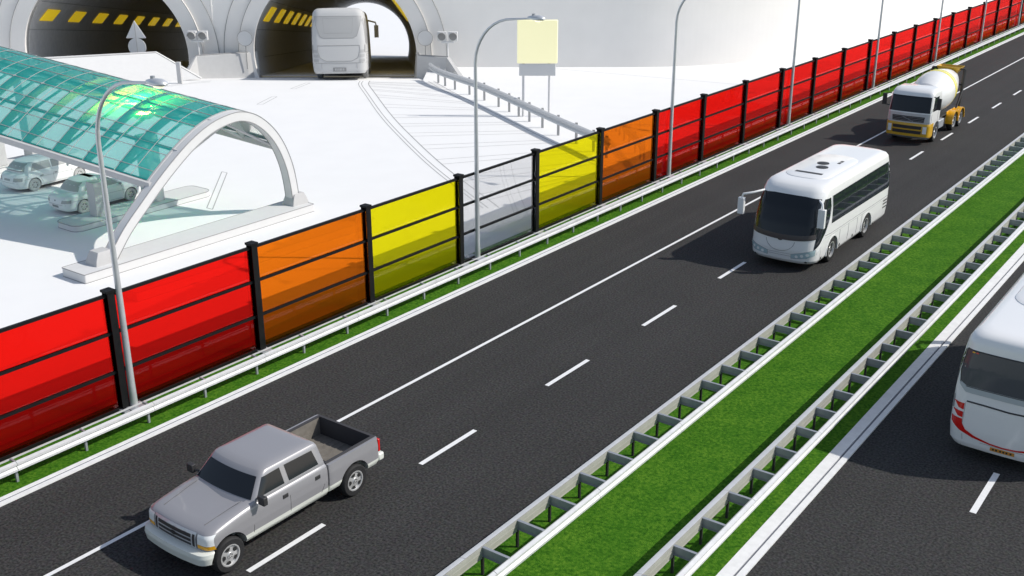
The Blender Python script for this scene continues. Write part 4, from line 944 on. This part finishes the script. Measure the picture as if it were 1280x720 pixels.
for x in (-1, 1):
    mb.tube([(x*.9,-3.3,1.0),(x*.95,-3.45,3.3)], .07, 6); mb.tube([(x*.9,-2.6,1.0),(x*.95,-3.45,2.2)], .06, 6); mb.tube([(x*.75,-3.75,1.0),(x*.8,-3.8,3.3)], .05, 6)
mb.tube([(-.95,-3.45,2.4),(.95,-3.45,2.4)], .06, 6); mb.tube([(-.95,-3.45,3.3),(.95,-3.45,3.3)], .06, 6); mb.build('rear_frame', 'darktrim', mx)
mb = MB(); rings = [[Vector((x*w_, y0+y*d_, z)) for x, y in ((-1,-1),(1,-1),(1,1),(-1,1))] for w_, d_, y0, z in ((.36,.26,-3.7,2.9),(.66,.42,-3.72,3.3),(.72,.46,-3.72,3.42),(.68,.42,-3.72,3.41),(.34,.24,-3.7,3.0))]
mb.loft(rings); mb.build('hopper', 'gold', mx, smooth=0, bevel=.02)
mb = MB(); mb.prism([(-.25,-3.9,2.0),(.25,-3.9,2.0),(.35,-3.85,2.8),(-.35,-3.85,2.8)], (0,-.2,-.05)); mb.build('chute', 'yellowp', mx)

# ---- parked / queuing cars at the toll islands (unpainted pale grey)
def car(label, loc, hatch):
    g = thing('saloon_car' if not hatch else 'hatchback_car', label, 'car', loc, RZ + (R(3) if hatch else R(1)), 'unpainted cars in the toll lanes')
    def df(x, y, z):
        t = sst(.5, .88, z); return (x, y, z - t*(.17*sst(.7, 2.0, y) + (.02 if hatch else .07)*sst(-1.2, -2.1, y)))
    Lb = Shell([(.20,1.98,-1.98,.78,.45,.35,.12,.08),(.32,2.10,-2.08,.84,.48,.38,.14,.08),(.55,2.12,-2.10,.86,.5,.4,.16,.08),(.75,2.06,-2.06,.855,.5,.4,.16,.08),(.86,1.98,-2.0,.83,.5,.4,.16,.08),(.92,1.8,-1.9,.77,.5,.4,.14,.08),(.94,1.6,-1.75,.68,.5,.4,.12,.08)], df)
    mb = MB(); Lb.mesh(mb, n=14); b = mb.build('body', 'claycar', g, smooth=40); cut(b, [archcut(sx*.8, y, .31, .36, .5) for sx in (-1, 1) for y in (1.25, -1.22)])
    yr0, yr1, yr2 = (-1.72, -1.35, -.95) if hatch else (-1.45, -1.05, -.7)
    G_ = Shell([(.84,1.15,yr0-.15,.80,.25,.25,.1,.08),(.94,1.0,yr0,.78,.25,.25,.1,.08),(1.2,.55,(yr0+yr1)/2-.02,.69,.24,.24,.1,.08),(1.36,.22,yr1,.61,.24,.24,.1,.08),(1.42,-.02,yr2,.52,.24,.24,.08,.08),(1.44,-.2,yr2+.25,.4,.2,.2,.08,.05)])
    mb = MB(); G_.mesh(mb, n=12); mb.build('cabin', 'claycar', g, smooth=40); C_ = (0, -.3, .9)
    mb = MB(); mb.poly([(-.68,.97),(.68,.97),(.56,1.33),(-.56,1.33)], G_.front(), .006, maxlen=.1, center=C_); mb.build('windscreen', 'clayglass', g)
    mb = MB(); mb.poly([(-.66,.98),(.66,.98),(.54,1.33),(-.54,1.33)], G_.rear(), .006, maxlen=.1, center=C_); rw = mb.build('rear_window', 'clayglass', g)
    mb = MB(); mb.seam([(-.66,.98),(.66,.98),(.54,1.33),(-.54,1.33)], G_.rear(), .008, closed=True); mb.build('window_seal', 'linedark', rw)
    for sg in (-1, 1):
        f = G_.side(sg)
        for pg in ([(.72,.98),(.28,1.29),(-.12,1.31),(-.14,.98)], [(-.22,.98),(-.20,1.31),(yr1+.28,1.29),(yr0+.42,.98)]):
            mb = MB(); mb.poly(pg, f, .006, maxlen=.1, center=C_); w_ = mb.build('side_window', 'clayglass', g)
            mb = MB(); mb.seam(pg, f, .008, closed=True); mb.build('window_seal', 'linedark', w_)
        mb = MB(); f2 = Lb.side(sg)
        for ln in ([(.80,.85),(.85,.5),(.75,.26)], [(-.18,.88),(-.18,.26)], [(-.95,.88),(-.86,.55),(-.7,.26)], [(.8,.27),(-.75,.27)], [(1.9,.62),(-2.0,.66)]): mb.seam(ln, f2, .007)
        mb.build('door_seam', 'linedark', g)
        for y in (-.05, -.80): mb = MB(); mb.box((sg*.865, y, .70),(.02,.14,.04)); mb.build('door_handle', 'linedark', g)
        mb = MB(); mb.box((sg*.86,.72,.97),(.16,.10,.11)); mb.build('wing_mirror', 'claydark', g, bevel=.03)
        mb = MB(); mb.poly([(sg*.42,.58),(sg*.80,.60),(sg*.80,.76),(sg*.46,.76)], Lb.rear(), .008, maxlen=.07, center=C_); tl = mb.build('tail_light', 'clayglass', g)
        mb = MB(); mb.seam([(sg*.42,.58),(sg*.80,.60),(sg*.80,.76),(sg*.46,.76)], Lb.rear(), .008, closed=True); mb.build('lens_seal', 'linedark', tl)
        mb = MB(); mb.poly([(sg*.42,.55),(sg*.82,.60),(sg*.82,.70),(sg*.5,.66)], Lb.front(), .008, maxlen=.07, center=C_); mb.build('headlight', 'clayglass', g)
        for y in (1.25, -1.22): wheel(g, sg*.74, y, .31, .2, 'claydark', 'clay', 6, 'claytyre', .03)
    mb = MB(); mb.seam([(-.80,.50),(.80,.50)], Lb.rear(), .007); mb.seam([(-.55,.86),(-.45,.5)], Lb.rear(), .006); mb.seam([(.55,.86),(.45,.5)], Lb.rear(), .006); mb.build('rear_seam', 'linedark', g)
    mb = MB(); mb.poly([(-.22,.36),(.22,.36),(.22,.46),(-.22,.46)] if not hatch else [(-.22,.60),(.22,.60),(.22,.70),(-.22,.70)], Lb.rear(), .010, center=C_); mb.build('number_plate', 'plateclay' if not hatch else 'claydark', g)
    if not hatch: mb = MB(); mb.poly([(.05*math.cos(a), .70+.05*math.sin(a)) for a in np.linspace(0, 6, 10)], Lb.rear(), .010, center=C_); mb.build('badge', 'plateclay', g)
    else:
        mb = MB(); mb.box((0,-1.66,1.06),(1.1,.16,.03)); mb.build('spoiler', 'claycar', g, bevel=.01)
    mb = MB(); mb.box((0,0,.24),(1.3,3.4,.14)); mb.build('underbody', 'claytyre', g)
car('pale grey saloon car with rounded boot, behind the short pillar at the nearer toll island', W(-43.75, 27.55), False)
car('pale grey hatchback car with steep tail, beyond the saloon near the left edge', W(-48.95, 28.3), True)
